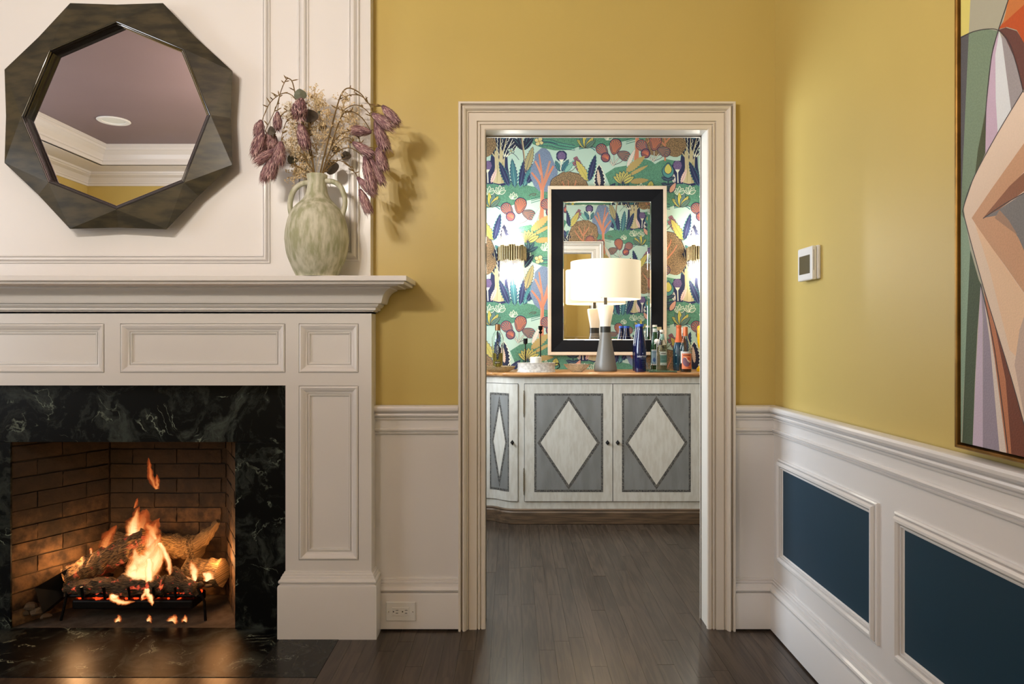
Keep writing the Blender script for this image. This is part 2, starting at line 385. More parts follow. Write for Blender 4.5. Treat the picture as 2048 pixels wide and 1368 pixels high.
# speckled bush with orange boughs
W_.blob(1138, 378, 39, 34, (178,136,88), 40, .03, 7, (66,56,60), .15); W_.blob(1120, 408, 22, 22, (178,136,88), 24, .04, 5, None, .15); W_.blob(1158, 408, 24, 24, (178,136,88), 24, .04, 5, None, .15)
W_.nxt(2)
for q in (((1140,440),(1140,400),(1136,360)),((1140,410),(1124,392),(1114,380)),((1140,404),(1156,386),(1164,372)),((1139,386),(1128,370),(1124,362)),((1140,388),(1150,370),(1152,360)),((1124,392),(1110,398),(1104,404))):
    W_.stroke(q, 3.6, (214,126,84), 1, 1.4)
W_.nxt(3)
# thistle two
W_.leaf(1124, 342, 30, 26, 11, (58,120,132), NAVY, 5, NAVY); W_.leaf(1120, 342, -24, 22, 9, TEAL, NAVY, 5, NAVY); W_.leaf(1130, 344, 40, 30, 9, LTEAL, TEAL, 6); W_.nxt(3)
W_.blob(1123, 312, 11, 11, NAVY, 20, .08); W_.blob(1123, 312, 8, 8.4, PURP, a=.55, amp=.07, fr=9, up=1); W_.poly([(1118,319),(1128,319),(1123,326)], CREAM, 1, 3); W_.stroke([(1123,322),(1121,340)], 1.8, CREAM, 3)
W_.nxt(5)
# small maroon flowers
for x, y in ((1152,318),(1157,325),(1150,327),(1156,336)):
    for k in range(4): W_.blob(x + 2.6*math.cos(k*PI/2+.3), y + 2.6*math.sin(k*PI/2+.3), 2.4, 2.2, (164,100,112), 8, 0, out=(96,60,80), ow=.6)
W_.stroke([(1136,344),(1146,340),(1152,332)], 1.2, (112,110,80)); W_.nxt(3)
# yellow and navy leaf pair, navy leaf with white spine (straddling the seam)
for dx, dy in ((0,0),(-190,118)):
    W_.leaf(1176+dx, 362+dy, -30, 48, 17, (206,186,82), NAVY, 7, (150,140,60)); W_.nxt(3)
    W_.leaf(1178+dx, 362+dy, 14, 54, 15, NAVY, (88,170,150), 9, (90,100,150)); W_.nxt(3)
    W_.leaf(1200+dx, 386+dy, -2, 56, 22, DNAVY, CREAM, 8, None, 2.2); W_.leaf(1199+dx, 372+dy, -6, 34, 8, (226,190,160), None, 8, None, up=3); W_.nxt(5)
    W_.leaf(1206+dx, 392+dy, 44, 36, 13, NAVY, None, 0, (90,120,160)); W_.leaf(1200+dx, 396+dy, -40, 30, 10, TEAL, NAVY, 0, NAVY); W_.nxt(3)
# orange shell fans
for dx, dy, s_ in ((0,0,1),(80,-8,.9)):
    b0 = (1036+dx, 450+dy)
    for p, m_ in (((1018,426),(1030,436)),((1038,422),(1038,438)),((1054,428),(1046,436)),((1026,440),(1032,444))):
        W_.stroke([b0, (m_[0]+dx, m_[1]+dy), (p[0]+dx, p[1]+dy)], 2.8, (76,66,96), 0, 1.6); W_.stroke([b0, (m_[0]+dx, m_[1]+dy), (p[0]+dx, p[1]+dy)], 1.6, CREAM, 1, .7)
    W_.nxt(2)
    W_.fan(1024+dx, 430+dy, -40, 27, (84,104,112), (214,106,76), n=6); W_.nxt(3)
    W_.fan(1037+dx, 427+dy, 12, 30, (126,92,84), (222,116,76), n=7); W_.nxt(3)
    W_.fan(1045+dx, 424+dy, 112, 25, (98,104,104), (180,110,84), n=5); W_.nxt(3)
    W_.blob(1021+dx, 433+dy, 8, 8.5, (150,82,84), 18, .02, out=NAVY, ow=1.6)
    for k in range(5): W_.stroke([(1026+dx, 437+dy), (1014+dx+k*3, 428+dy+(k-2)**2*.5)], .6, (236,120,76), 3, 1.2)
    W_.nxt(4)
    W_.stroke([(1038+dx,448+dy),(1052+dx,442+dy),(1062+dx,430+dy)], 1, (110,70,90)); W_.nxt(1)
# white-pink and ochre serrated leaves
W_.leaf(1064, 452, 24, 40, 9, (234,214,196), LTEAL, 9); W_.nxt(3)
W_.leaf(1062, 462, 50, 50, 17, OCH, None, 9); W_.leaf(1066, 470, 62, 46, 8, OCH, None, 9); W_.leaf(1070, 482, 84, 38, 13, (182,150,80), None, 8); W_.nxt(3)
# yellow tulip cup
for k in range(7):
    a = -58 + k*19.5
    W_.leaf(1057, 484, a, 24, 9.5, (206,192,84), NAVY, 0, NAVY, 1.0, vw=1.6)
W_.nxt(4)
for a in (-60,-30,0,30,60): W_.leaf(1057, 504, a, 22, 8, (40,70,92), None, 0, (90,150,140))
W_.nxt(4)
# little white fan plants
for x, y, r in ((979,388,15),(1000,387,16),(1027,397,12),(1092,500,15)):
    for a in (-62,-34,0,34,62): W_.leaf(x, y, a, r*(1 - abs(a)/260), r*.4, (112,160,124), CREAM, 0, None, 1.1)
W_.nxt(4)
# yellow green clump
for a, c in ((-48,(188,180,80)),(-28,(90,130,120)),(-8,(222,204,70)),(14,(100,136,130)),(34,(206,190,80)),(50,(96,130,110))):
    W_.leaf(982, 414, a, 30 - abs(a)*.12, 8.5, c, (60,58,60), 0, (60,70,80), .9)
W_.nxt(4)
# diamond flower on a navy stalk
W_.stroke([(1146,500),(1146,470)], 2, NAVY)
W_.leaf(1146, 474, 0, 30, 22, (74,150,140), NAVY); W_.leaf(1146, 466, 0, 20, 14, YEL, NAVY, up=2); W_.nxt(5)
for y in (478, 490, 502):
    for a in (-68, 68): W_.leaf(1146, y, a, 15, 8, (44,62,88), None, 0, (90,130,130))
W_.nxt(3)
W_.leaf(1110, 496, 8, 16, 14, (196,186,72), NAVY, 5, NAVY); W_.leaf(1150, 398+105, 30, 22, 9, (228,160,130), NAVY); W_.nxt(3)
W_.stroke([(1058,392),(1064,388),(1072,388)], 1, (110,70,70)); W_.stroke([(1064,391),(1070,391),(1072,388)], .9, (110,70,70))
TW, TH, DROP = 190.0, 236.0, 118.0
PRINT_K = 4.87 / F

def wallpaper(name, parent, x0, x1, z0, z1, maker, p2x, lift=.0000065):
    """rect in print pixels (x right, y down), maker(px,py,h) -> world"""
    mb = MB()
    i0 = math.floor((x0-970)/TW) - 1; i1 = math.ceil((x1-970)/TW) + 1
    def emit(pts, col, lay):
        q = clip(pts, x0, x1, z0, z1)
        if q: mb.add([maker(a, b, .0005 + lay*lift) for a, b in q], [tuple(range(len(q)))], col)
    emit([(x0, z0), (x1, z0), (x1, z1), (x0, z1)], (*lin(MINT), 1), 0)
    for i in range(i0, i1):
        ox = i*TW; oy = -DROP*i
        j0 = math.floor((z0 - 501 - oy)/TH) - 1; j1 = math.ceil((z1 - 265 - oy)/TH) + 1
        for j in range(j0, j1 + 1):
            yy = oy + j*TH
            if 250 + yy > z1 + 30 or 510 + yy < z0 - 30: continue
            for pts, col, lay in W_.p:
                emit([(a + ox, b + yy) for a, b in pts], col, lay + 1)
    return build(name, mb, M['print'], parent, vcol=True, recalc=False, kind='stuff' if parent else None)

# ------------------------------------------------------------------ room shell
RX = 1.052; LX = -4.24; BY = -1.6; WY = 2.8; WB = 2.89
DL, DR, DT = -.1096, .782, 1.995         # door opening
FL, FR, FT = -1.999, -1.104, .745        # firebox opening
XC = -1.55
RAIL = .86
def struct(o): o['kind'] = 'structure'; return o

fl = MB(); fl.box(LX-.1, RX+.1, BY-.1, WY, -.06, -.016); fl.box(-1.08, 2.2, WY, 4.97, -.06, -.016); fl.box(-2.3, -1.08, WY, 3.3, -.06, -.016)
floor = struct(build('floor', fl, M['subfloor']))
plank_me = None
def plank(x0, x1, y0, y1):
    global plank_me
    if plank_me is None:
        mb = MB(); mb.box(-.5, .5, -.5, .5, -.5, .5); me = bpy.data.meshes.new('plank'); me.from_pydata(mb.v, [], mb.f); me.materials.append(M['floor']); plank_me = me
    o = bpy.data.objects.new('plank', plank_me); COL.objects.link(o); o.parent = floor
    wz = random.uniform(-.0004, .0003)
    o.location = Vector(((x0+x1)/2, (y0+y1)/2, -.008 + wz)) - wloc(floor); o.scale = (x1-x0-.0006, y1-y0-.0007, .016)
HXR = -.667; HY = 2.39
pw = .0595; nplank = 0
far_mb = MB()
x = -1.08 + .02
rnd = random.Random(11)
xs = []
x = RX
while x > -4.3: xs.append(x - pw); x -= pw
x = RX
while x < 2.15: xs.append(x); x += pw
for x0 in sorted(xs):
    x1 = x0 + pw
    if x1 > 2.1: continue
    yhi = 4.9
    if x1 < HXR + pw*.5: yhi = HY - .06
    elif x0 < -1.0: yhi = WY
    ylo = BY if x0 < RX else WB + .0
    y = ylo + 0; seg = []
    y = ylo - rnd.uniform(0, .8)
    if x0 < HXR and x1 > HXR: x0 = HXR + .001
    while y < yhi:
        L_ = rnd.uniform(.45, 1.15); a, b = max(y, ylo), min(y + L_, yhi); y += L_
        if b - a < .02: continue
        vis = b > 1.75 and x0 > -.85 and x1 < 1.9 and (b > 2.2 or x0 > -.85) or (b > 2.0 and -1.9 < x0 <= -.85)
        if vis and nplank < 290: plank(x0, x1, a, b); nplank += 1
        else: far_mb.box(x0+.0005, x1-.0005, a+.0006, b-.0006, -.016, 0)
build('plank_field', far_mb, M['floor'], floor, kind='stuff')
# border board in front of the hearth
plank(XC*2-HXR-.06, HXR, HY-.06, HY)

# back wall with the doorway and the firebox opening
wb = MB()
wb.box(LX-.1, FL-.05, WY, WB, 0, 2.97); wb.box(FL-.05, FR+.05, WY, WB, FT+.05, 2.97); wb.box(FR+.05, DL-.012, WY, WB, 0, 2.97)
wb.box(DL-.012, DR+.012, WY, WB, DT+.012, 2.97); wb.box(DR+.012, RX+.1, WY, WB, 0, 2.97)
wall_back = struct(build('wall_back', wb, M['yellow']))
wr = MB(); wr.box(RX, RX+.1, BY-.1, WY, 0, 2.97); wall_right = struct(build('wall_right', wr, M['yellow']))
wl = MB(); 
wl.box(LX-.1, LX, BY-.1, -.5, 0, 2.97); wl.box(LX-.1, LX, 1.3, WY, 0, 2.97); wl.box(LX-.1, LX, -.5, 1.3, 0, .8); wl.box(LX-.1, LX, -.5, 1.3, 2.4, 2.97)
wall_left = struct(build('wall_left', wl, M['yellow']))
wf = MB(); wf.box(LX, RX, BY-.1, BY, 0, 2.97); wall_front = struct(build('wall_front', wf, M['yellow']))
wn = MB(); frame_rings(wn, (LX-.02, 0, 0), (0,1,0), (0,0,1), (1,0,0), -.58, 1.38, .72, 2.48, [(0,0),(0,.035),(.02,.045),(.08,.04),(.09,.0)])
for yv in (.1, .7): wn.box(LX-.06, LX-.03, yv-.012, yv+.012, .8, 2.4)
wn.box(LX-.06, LX-.03, -.5, 1.3, 1.58, 1.61)
struct(build('added_window_1', wn, M['white']))  # added window, unseen, framing the left fill lamp
# tray ceiling : soffit, riser, tray top
SZ = 2.80; TI = .35; TZ = 2.97
ce = MB()
ce.box(LX, RX, BY, BY+TI, SZ, SZ+.02); ce.box(LX, RX, WY-TI, WY, SZ, SZ+.02); ce.box(LX, LX+TI, BY+TI, WY-TI, SZ, SZ+.02); ce.box(RX-TI, RX, BY+TI, WY-TI, SZ, SZ+.02)
cs = struct(build('ceiling', ce, M['white']))
ct = MB(); ct.box(LX, RX, BY, WY, TZ, TZ+.08); struct(build('ceiling_tray', ct, M['ceil']))
def crown(name, x0, x1, y0, y1, prof):
    mb = MB()
    rs = []
    for off, z in prof: rs.append([(x0+off, y0+off, z), (x0+off, y1-off, z), (x1-off, y1-off, z), (x1-off, y0+off, z)])
    mb.rings(rs, True); return struct(build(name, mb, M['white']))
cp = [(0,-.125),(.012,-.125),(.014,-.105),(.02,-.1),(.022,-.09),(.045,-.05),(.075,-.03),(.08,-.02),(.09,-.018),(.095,0)]
crown('trim_1', LX, RX, BY, WY, [(a, SZ+z) for a, z in cp])
cp2 = [(-.02,0),(.015,0),(.017,.03),(.028,.034),(.03,.05),(.05,.085),(.085,.115),(.095,.12),(.097,.14),(.11,.145),(.112,.17)]
crown('trim_2', LX+TI, RX-TI, BY+TI, WY-TI, [(a, SZ+z) for a, z in cp2])
# recessed downlight
dl = thing('recessed_downlight', (-3.31, -.43, TZ), 'round white recessed downlight in the mauve ceiling, seen reflected in the octagonal mirror', 'light fixture')
mb = MB(); mb.lathe([(.085,-.001),(.125,-.001),(.128,-.006),(.12,-.012),(.09,-.010),(.085,-.001)], -3.31, -.43, 40, TZ, cap=False); build('trim_ring', mb, M['plastic'], dl, 40)
mb = MB(); mb.lathe([(.001,-.004),(.088,-.004)], -3.31, -.43, 40, TZ, cap=False); build('lens', mb, mat('frosted_lens', (225, 228, 222), .4), dl)

# unseen bowl chandelier, added out of frame to shade the lower walls and floor
ch = thing('added_shading_chandelier', (-1.22, .25, 1.98), 'added bronze bowl chandelier, unseen, shading the lower walls and floor, above and left of the viewer', 'chandelier')
mb = MB(); mb.lathe([(.004,2.0),(.12,2.005),(.26,2.03),(.35,2.075),(.385,2.115),(.38,2.118),(.345,2.082),(.255,2.038),(.12,2.013),(.004,2.008)], -1.22, .25, 48, cap=False); build('bowl', mb, M['brass'], ch, 50)
mb = MB(); mb.lathe([(.006,2.0),(.008,2.3),(.006,2.9),(.05,2.93),(.06,2.968)], -1.22, .25, 16); build('stem', mb, M['brass'], ch, 50)
for i in range(6):
    a = i*PI/3 + .2; x_, y_ = -1.22 + .2*math.cos(a), .25 + .2*math.sin(a); zc = 2.24 + .03*(i % 2)
    mb = MB(); mb.lathe([(.01,2.025),(.012,zc-.05),(.012,zc-.035)], x_, y_, 12); build('candle_tube', mb, M['plastic'], ch, 50)

# bar room shell
BL, BR, BWY, BZ = -.98, 2.1, 4.87, 2.6
b1 = MB(); b1.box(BL-.1, BR+.1, BWY, BWY+.1, 0, BZ); wbb = struct(build('wall_bar_back', b1, M['plaster']))
b2 = MB()
b2.box(BL-.1, BL, WB, 3.17, 0, BZ); b2.box(BL-.1, BL, 4.07, BWY, 0, BZ); b2.box(BL-.1, BL, 3.17, 4.07, 0, 1.0); b2.box(BL-.1, BL, 3.17, 4.07, 2.1, BZ)
wbl = struct(build('wall_bar_left', b2, M['plaster']))
mb = MB(); frame_rings(mb, (BL, 0, 0), (0,1,0), (0,0,1), (1,0,0), 3.10, 4.14, .93, 2.17, [(0,0),(0,.025),(.06,.02),(.07,.0),(.07,-.1)])
mb.box(BL-.06, BL-.03, 3.17, 4.07, 1.53, 1.56); mb.box(BL-.06, BL-.03, 3.60, 3.63, 1.0, 2.1)
struct(build('window_2', mb, M['white']))
b3 = MB(); b3.box(BR, BR+.1, WB, BWY, 0, BZ); wbr = struct(build('wall_bar_right', b3, M['plaster']))
b4 = MB(); b4.box(RX+.1, BR, WB-.08, WB, 0, BZ); wbf = struct(build('wall_bar_front', b4, M['plaster']))
b5 = MB(); b5.box(BL-.1, BR+.1, WB, BWY+.1, BZ, BZ+.08); struct(build('ceiling_bar', b5, M['plaster']))
k = PRINT_K
def px_of_z(z): return 676 - (z - H)/k
wallpaper('wallpaper', wbb, 1024 + BL/k, 1024 + BR/k, px_of_z(BZ), px_of_z(0), lambda a, b, h: ((a-1024)*k, BWY - h, H + (676-b)*k), None)
# the paper on the door side of the bar room (seen in the bar mirror)
def doorside(a, b, h): return (.885 - (a-1085)*k, WB + h, 2.32 - (b-340)*k)
def dpx(X): return 1085 + (.885 - X)/k
def dpz(z): return 340 + (2.32 - z)/k
for (xa, xb, za, zb) in ((BL, DL-.01, 0, BZ), (DR+.01, BR, 0, BZ), (DL-.01, DR+.01, DT+.01, BZ)):
    wallpaper('wallpaper', wall_back, dpx(xb), dpx(xa), dpz(zb), dpz(za), doorside, None)
wallpaper('wallpaper', wbr, 0, (BWY-WB)/k, px_of_z(BZ), px_of_z(0), lambda a, b, h: (BR - h, BWY - a*k, H + (676-b)*k), None)
wallpaper('wallpaper', wbl, 0, (3.10-WB)/k, px_of_z(BZ), px_of_z(0), lambda a, b, h: (BL + h, WB + a*k, H + (676-b)*k), None)
wallpaper('wallpaper', wbl, (4.14-WB)/k, (BWY-WB)/k, px_of_z(BZ), px_of_z(0), lambda a, b, h: (BL + h, WB + a*k, H + (676-b)*k), None)

# ------------------------------------------------------------------ door casing
door = thing('door_1', (.336, WY, 0), kind='structure')
c_in = .107
cprof = [(0,0),(0,.032),(.002,.036),(.0095,.036),(.0105,.020),(.0125,.020),(.0135,.027),(.0145,.020),(.0165,.020),(.017,.031),(.022,.037),(.028,.033),(.0325,.024),(.033,.017),(.0345,.017),(.038,.019),(.0395,.011),(.0415,.011),(.042,.018),(.0725,.017),(.0735,.007),(.0765,.007),(.0775,.013),(.081,.015),(.0845,.015),(.0855,.006),(.0895,.006),(.0905,.013),(c_in-.004,.013),(c_in,.009),(c_in,0)]
mb = MB(); frame_rings(mb, (0, WY, 0), (1,0,0), (0,0,1), (0,-1,0), DL-.002-c_in+.006, DR+.002+c_in-.006, 0, DT+c_in-.006, cprof, open_bottom=True)
build('casing', mb, M['cream'], door, 25)
mb = MB(); frame_rings(mb, (0, WB, 0), (1,0,0), (0,0,1), (0,1,0), DL-.002-c_in+.006, DR+.002+c_in-.006, 0, DT+c_in-.006, cprof, open_bottom=True)
build('casing', mb, M['cream'], door, 25)
mb = MB(); mb.box(DL-.012, DL, WY-.004, WB+.004, 0, DT); mb.box(DR, DR+.012, WY-.004, WB+.004, 0, DT); mb.box(DL-.012, DR+.012, WY-.004, WB+.004, DT, DT+.012)
build('jamb', mb, M['cream'], door)

# ------------------------------------------------------------------ chair rail, baseboard, wainscot
rail_p = [(0,.893),(.024,.893),(.031,.889),(.034,.882),(.033,.874),(.028,.868),(.014,.8665),(.014,.862),(.022,.860),(.024,.855),(.022,.849),(.010,.8475),(.010,.844),(.014,.842),(.012,.836),(.004,.8345),(.004,.802),(.011,.8005),(.015,.796),(.013,.7905),(.005,.789),(.005,.786),(.012,.7845),(.010,.779),(0,.777)]
base_p = [(0,.203),(.007,.203),(.008,.1985),(.004,.1975),(.005,.195),(.012,.194),(.013,.1895),(.009,.1885),(.010,.186),(.017,.185),(.019,.174),(.025,.169),(.027,.163),(.025,.157),(.012,.1555),(.012,.1515),(.022,.148),(.024,.142),(.024,.008),(0,.008)]
def run(name, prof, A, B, N, m=M['white'], mitreA=0, mitreB=0, parent=None, s=30):
    A = Vector(A); B = Vector(B); N = Vector(N); T = (B-A).normalized()
    mb = MB(); rs = []
    for p, z in prof: rs.append([A + N*p + T*(p*mitreA) + Vector((0,0,z)), B + N*p - T*(p*mitreB) + Vector((0,0,z))])
    mb.rings(rs, close=False)
    mb.add([r[0] for r in rs], [tuple(range(len(rs)))]); mb.add([r[1] for r in rs], [tuple(range(len(rs)))])
    return build(name, mb, m, parent, s)
CL_ = DL-.002-c_in+.006; CR_ = DR+.002+c_in-.006
PX = XC + 1.005      # outer edge of the mantel pilaster (-.545)
struct(run('trim_3', rail_p, (PX, WY-.006, 0), (CL_, WY-.006, 0), (0,-1,0)))
struct(run('trim_4', rail_p, (CR_, WY-.006, 0), (RX-.006, WY-.006, 0), (0,-1,0), mitreB=1))
struct(run('trim_5', rail_p, (RX-.006, WY-.006, 0), (RX-.006, BY, 0), (-1,0,0), mitreA=1))
struct(run('baseboard_back', base_p, (PX, WY-.006, 0), (CL_, WY-.006, 0), (0,-1,0)))
struct(run('baseboard_door_side', base_p, (CR_, WY-.006, 0), (RX-.006, WY-.006, 0), (0,-1,0), mitreB=1))
struct(run('baseboard_right', base_p, (RX-.006, WY-.006, 0), (RX-.006, BY, 0), (-1,0,0), mitreA=1))
mb = MB(); mb.box(PX, CL_+.02, WY-.006, WY+.001, 0, .88); mb.box(CR_-.02, RX, WY-.006, WY+.001, 0, .88)
mb.box(LX, XC-1.0, WY-.006, WY+.001, 0, .88)
build('wainscot', mb, M['white'], wall_back)
mb = MB(); mb.box(RX-.006, RX+.001, BY, WY, 0, .88); build('wainscot', mb, M['white'], wall_right)
# applied panels on the right wall
pan_w = .745
for i in range(4):
    y1 = 2.735 - i*(pan_w + .09); y0 = y1 - pan_w
    mb = MB(); frame_rings(mb, (RX-.006, 0, 0), (0,1,0), (0,0,1), (-1,0,0), y0, y1, .285, .690, [(0,0),(0,.008),(.004,.011),(.0065,.011),(.0075,.005),(.009,.005),(.010,.014),(.015,.020),(.022,.020),(.027,.014),(.0275,.006),(.030,.006),(.0305,.010),(.034,.010),(.0345,.003),(.040,.003),(.042,0)])
    fr = build('panel_moulding', mb, M['white'], wall_right, 28)
    mb = MB(); mb.box(RX-.0085, RX-.002, y0+.04, y1-.04, .325, .650); build('panel', mb, M['teal'], wall_right, label='dark teal painted field of the wainscot panel')

# ------------------------------------------------------------------ chimney breast above the mantel
BRY = 2.745; bx0 = XC - (1.0 - .005); bx1 = XA(741, BRY)
bx0 = 2*XC - bx1
mb = MB(); mb.box(bx0, bx1, BRY, WY, 1.38, SZ)
breast = struct(build('wall_chimney', mb, M['mantel'])); WL[breast.name] = WL[breast.name]
mprof = [(0,0),(0,.006),(.003,.009),(.0055,.009),(.006,.002),(.008,.002),(.010,.006),(.018,.014),(.025,.015),(.030,.010),(.0305,.002),(.033,.002),(.0335,.008),(.037,.007),(.039,.003),(.040,0)]
def bframe(px0, px1, zb, zt, sc=1.0):
    mb = MB(); frame_rings(mb, (0, BRY, 0), (1,0,0), (0,0,1), (0,-1,0), px0, px1, zb, zt, [(a*sc, h) for a, h in mprof]); build('panel_moulding', mb, M['mantel'], breast, 28)
xr = XA(540, BRY-.005); bframe(2*XC - xr, xr, ZA(526, BRY-.01), 2.62, .78)
xa, xb = XA(596, BRY), XA(719, BRY)
bframe(xa, xb, ZA(522, BRY), 2.62, 1.1); bframe(2*XC - xb, 2*XC - xa, ZA(522, BRY), 2.62, 1.1)

# ------------------------------------------------------------------ mantel
mantel = thing('fireplace_mantel', (XC, WY, 0), 'white painted fireplace mantel with recessed panels and deep moulded shelf', 'mantel')
FY = 2.715; PI_ = .6715; PO = 1.005
FZ0, FZ1 = .976, 1.262
def recess_panel(name, x0, x1, z0, z1):
    """outer edge at the face, moulding falling to a recessed field"""
    o = MB(); frame_rings(o, (0, FY, 0), (1,0,0), (0,0,1), (0,-1,0), x0, x1, z0, z1,
        [(-.0005,0),(0,-.006),(.0022,-.006),(.003,.002),(.008,.004),(.014,.002),(.022,-.005),(.028,-.009),(.031,-.0095),(.0315,-.015),(.0338,-.015),(.0345,-.010),(.0385,-.0105),(.039,-.0155),(.0415,-.0155),(.042,-.014),(.043,-.018)])
    return build(name, o, M['mantel'], mantel, 25), (x0+.043, x1-.043, z0+.043, z1-.043)
def face_with_holes(name, x0, x1, z0, z1, holes, parent, y=FY, t=.04):
    xs = sorted({x0, x1} | {h[0] for h in holes} | {h[1] for h in holes}); zs = sorted({z0, z1} | {h[2] for h in holes} | {h[3] for h in holes})
    mb = MB()
    for i in range(len(xs)-1):
        for j in range(len(zs)-1):
            cx, cz = (xs[i]+xs[i+1])/2, (zs[j]+zs[j+1])/2
            hole = any(h[0] < cx < h[1] and h[2] < cz < h[3] for h in holes)
            yy = y + (.018 if hole else 0)
            mb.add([(xs[i],yy,zs[j]),(xs[i+1],yy,zs[j]),(xs[i+1],yy,zs[j+1]),(xs[i],yy,zs[j+1])], [(0,1,2,3)])
            if hole:
                for (a, b) in (((xs[i],zs[j]),(xs[i+1],zs[j])),((xs[i+1],zs[j]),(xs[i+1],zs[j+1])),((xs[i+1],zs[j+1]),(xs[i],zs[j+1])),((xs[i],zs[j+1]),(xs[i],zs[j]))):
                    mb.add([(a[0],y,a[1]),(b[0],y,b[1]),(b[0],yy,b[1]),(a[0],yy,a[1])], [(0,1,2,3)])
    # outer sides
    for (a, b) in (((x0,z0),(x1,z0)),((x1,z0),(x1,z1)),((x1,z1),(x0,z1)),((x0,z1),(x0,z0))):
        mb.add([(a[0],y,a[1]),(b[0],y,b[1]),(b[0],WY,b[1]),(a[0],WY,a[1])], [(0,1,2,3)])
    return build(name, mb, M['mantel'], parent)
pz1, pz0 = ZA(647, FY), ZA(746, FY)
fr_holes = []
for (a, b) in ((240.5, 571), (597.5, 717.5)):
    X0, X1 = XA(a, FY), XA(b, FY); fr_holes += [(X0, X1, pz0, pz1), (2*XC-X1, 2*XC-X0, pz0, pz1)]
face_with_holes('frieze', XC-PO, XC+PO, FZ0, FZ1, [(h[0],h[1],max(h[2],FZ0+.001),h[3]) for h in fr_holes], mantel)
for h in fr_holes: recess_panel('panel_moulding', *h)
pX0, pX1 = XA(597.5, FY), XA(717.5, FY); ppz1, ppz0 = ZA(771, FY), ZA(1120.5, FY)
for s in (1, -1):
    X0, X1 = (XC+PI_, XC+PO) if s == 1 else (XC-PO, XC-PI_)
    hx = (pX0, pX1) if s == 1 else (2*XC-pX1, 2*XC-pX0)
    face_with_holes('pilaster', X0, X1, .2, FZ0, [(hx[0], hx[1], ppz0, ppz1-.0005)], mantel)
    recess_panel('panel_moulding', hx[0], hx[1], ppz0, ppz1-.0005)
    mb = MB(); rs = []
    for p, z in [(0,.254),(.004,.254),(.005,.248),(.009,.246),(.010,.240),(.013,.238),(.015,.230),(.020,.226),(.022,.220),(.020,.214),(.014,.212),(.014,.209),(.022,.206),(.024,.200),(.024,.0),(0,0)]:
        rs.append([(X0-p, WY-.008, z), (X0-p, FY-p, z), (X1+p, FY-p, z), (X1+p, WY-.0, z)])
    mb.rings(rs, close=False); mb.box(X0, X1, FY, WY-.01, .0, .25); build('plinth', mb, M['mantel'], mantel, 28)
mb = MB(); rs = []
for p, z in [(0,1.255),(.0,1.261),(.008,1.2615),(.010,1.265),(.018,1.267),(.0194,1.270),(.0194,1.277),(.026,1.279),(.030,1.284),(.0327,1.286),(.0327,1.292),(.045,1.293),(.0478,1.298),(.050,1.306),(.053,1.316),(.058,1.326),(.066,1.336),(.077,1.343),(.087,1.347),(.087,1.352),(.118,1.353),(.122,1.357),(.146,1.358),(.149,1.362),(.149,1.369)]:
    rs.append([(XC-PO-p, WY-.001, z), (XC-PO-p, FY-p, z), (XC+PO+p, FY-p, z), (XC+PO+p, WY-.001, z)])
mb.rings(rs, close=False); build('cornice', mb, M['mantel'], mantel, 30)
mb = MB(); p = .160; mb.box(XC-PO-p, XC+PO+p, FY-p-.004, WY-.001, 1.369, 1.388); build('shelf', mb, M['mantel'], mantel, bevel=.0015)

# ------------------------------------------------------------------ marble surround, hearth
sur = thing('marble_surround', (XC, WY, 0), 'dark green marble slabs with pale veins framing the fireplace opening', 'fireplace surround')
SY = 2.79
for (a, b, c, d) in ((XC-PI_-.01, XC+PI_+.01, FT, FZ0+.01), (XC-PI_-.01, FL, 0, FT-.0012), (FR, XC+PI_+.01, 0, FT-.0012)):
    mb = MB(); mb.box(a, b, SY, SY+.0095, c, d); build('stone_slab', mb, M['marble'], sur, bevel=.001)
hearth = thing('hearth', (XC, (HY+SY)/2, 0), 'flush dark green marble hearth slab in front of the fireplace', 'hearth')
mb = MB(); mb.box(XC*2-HXR, XA(560, 2.70), HY+.001, SY+.01, -.015, .0015); build('stone_slab', mb, M['marble'], hearth, bevel=.001)
mb = MB(); mb.box(XA(560, 2.70)+.001, HXR, HY+.001, SY+.01, -.015, .0012); build('stone_slab', mb, M['slate'], hearth, bevel=.001, label='greyer end slab of the hearth')

# ------------------------------------------------------------------ firebox
def soot(m, z0=.06, z1=.46, dark=(.016,.012,.009)):
    N, L = nodes(m); b = N['Principled BSDF']; src = b.inputs['Base Color'].links[0].from_socket
    g = N.new('ShaderNodeNewGeometry'); sp = N.new('ShaderNodeSeparateXYZ'); L.new(g.outputs['Position'], sp.inputs[0])
    n = N.new('ShaderNodeTexNoise'); n.inputs['Scale'].default_value = 9; n.inputs['Detail'].default_value = 8; n.inputs['Roughness'].default_value = .65; L.new(g.outputs['Position'], n.inputs['Vector'])
    ad = N.new('ShaderNodeMath'); ad.operation = 'MULTIPLY_ADD'; ad.inputs[1].default_value = .6; L.new(n.outputs['Fac'], ad.inputs[0]); L.new(sp.outputs['Z'], ad.inputs[2])
    mr = N.new('ShaderNodeMapRange'); mr.inputs[1].default_value = z0+.3; mr.inputs[2].default_value = z1+.3; mr.inputs[4].default_value = .93; L.new(ad.outputs[0], mr.inputs[0])
    oi = N.new('ShaderNodeObjectInfo'); rr = N.new('ShaderNodeMapRange'); rr.inputs[3].default_value = .45; rr.inputs[4].default_value = 1.25; L.new(oi.outputs['Random'], rr.inputs[0])
    vs = N.new('ShaderNodeVectorMath'); vs.operation = 'SCALE'; L.new(src, vs.inputs[0]); L.new(rr.outputs[0], vs.inputs['Scale']); src = vs.outputs[0]
    mx = N.new('ShaderNodeMix'); mx.data_type = 'RGBA'; L.new(mr.outputs[0], mx.inputs['Factor']); L.new(src, mx.inputs[6]); mx.inputs[7].default_value = (*dark, 1); L.new(mx.outputs[2], b.inputs['Base Color'])
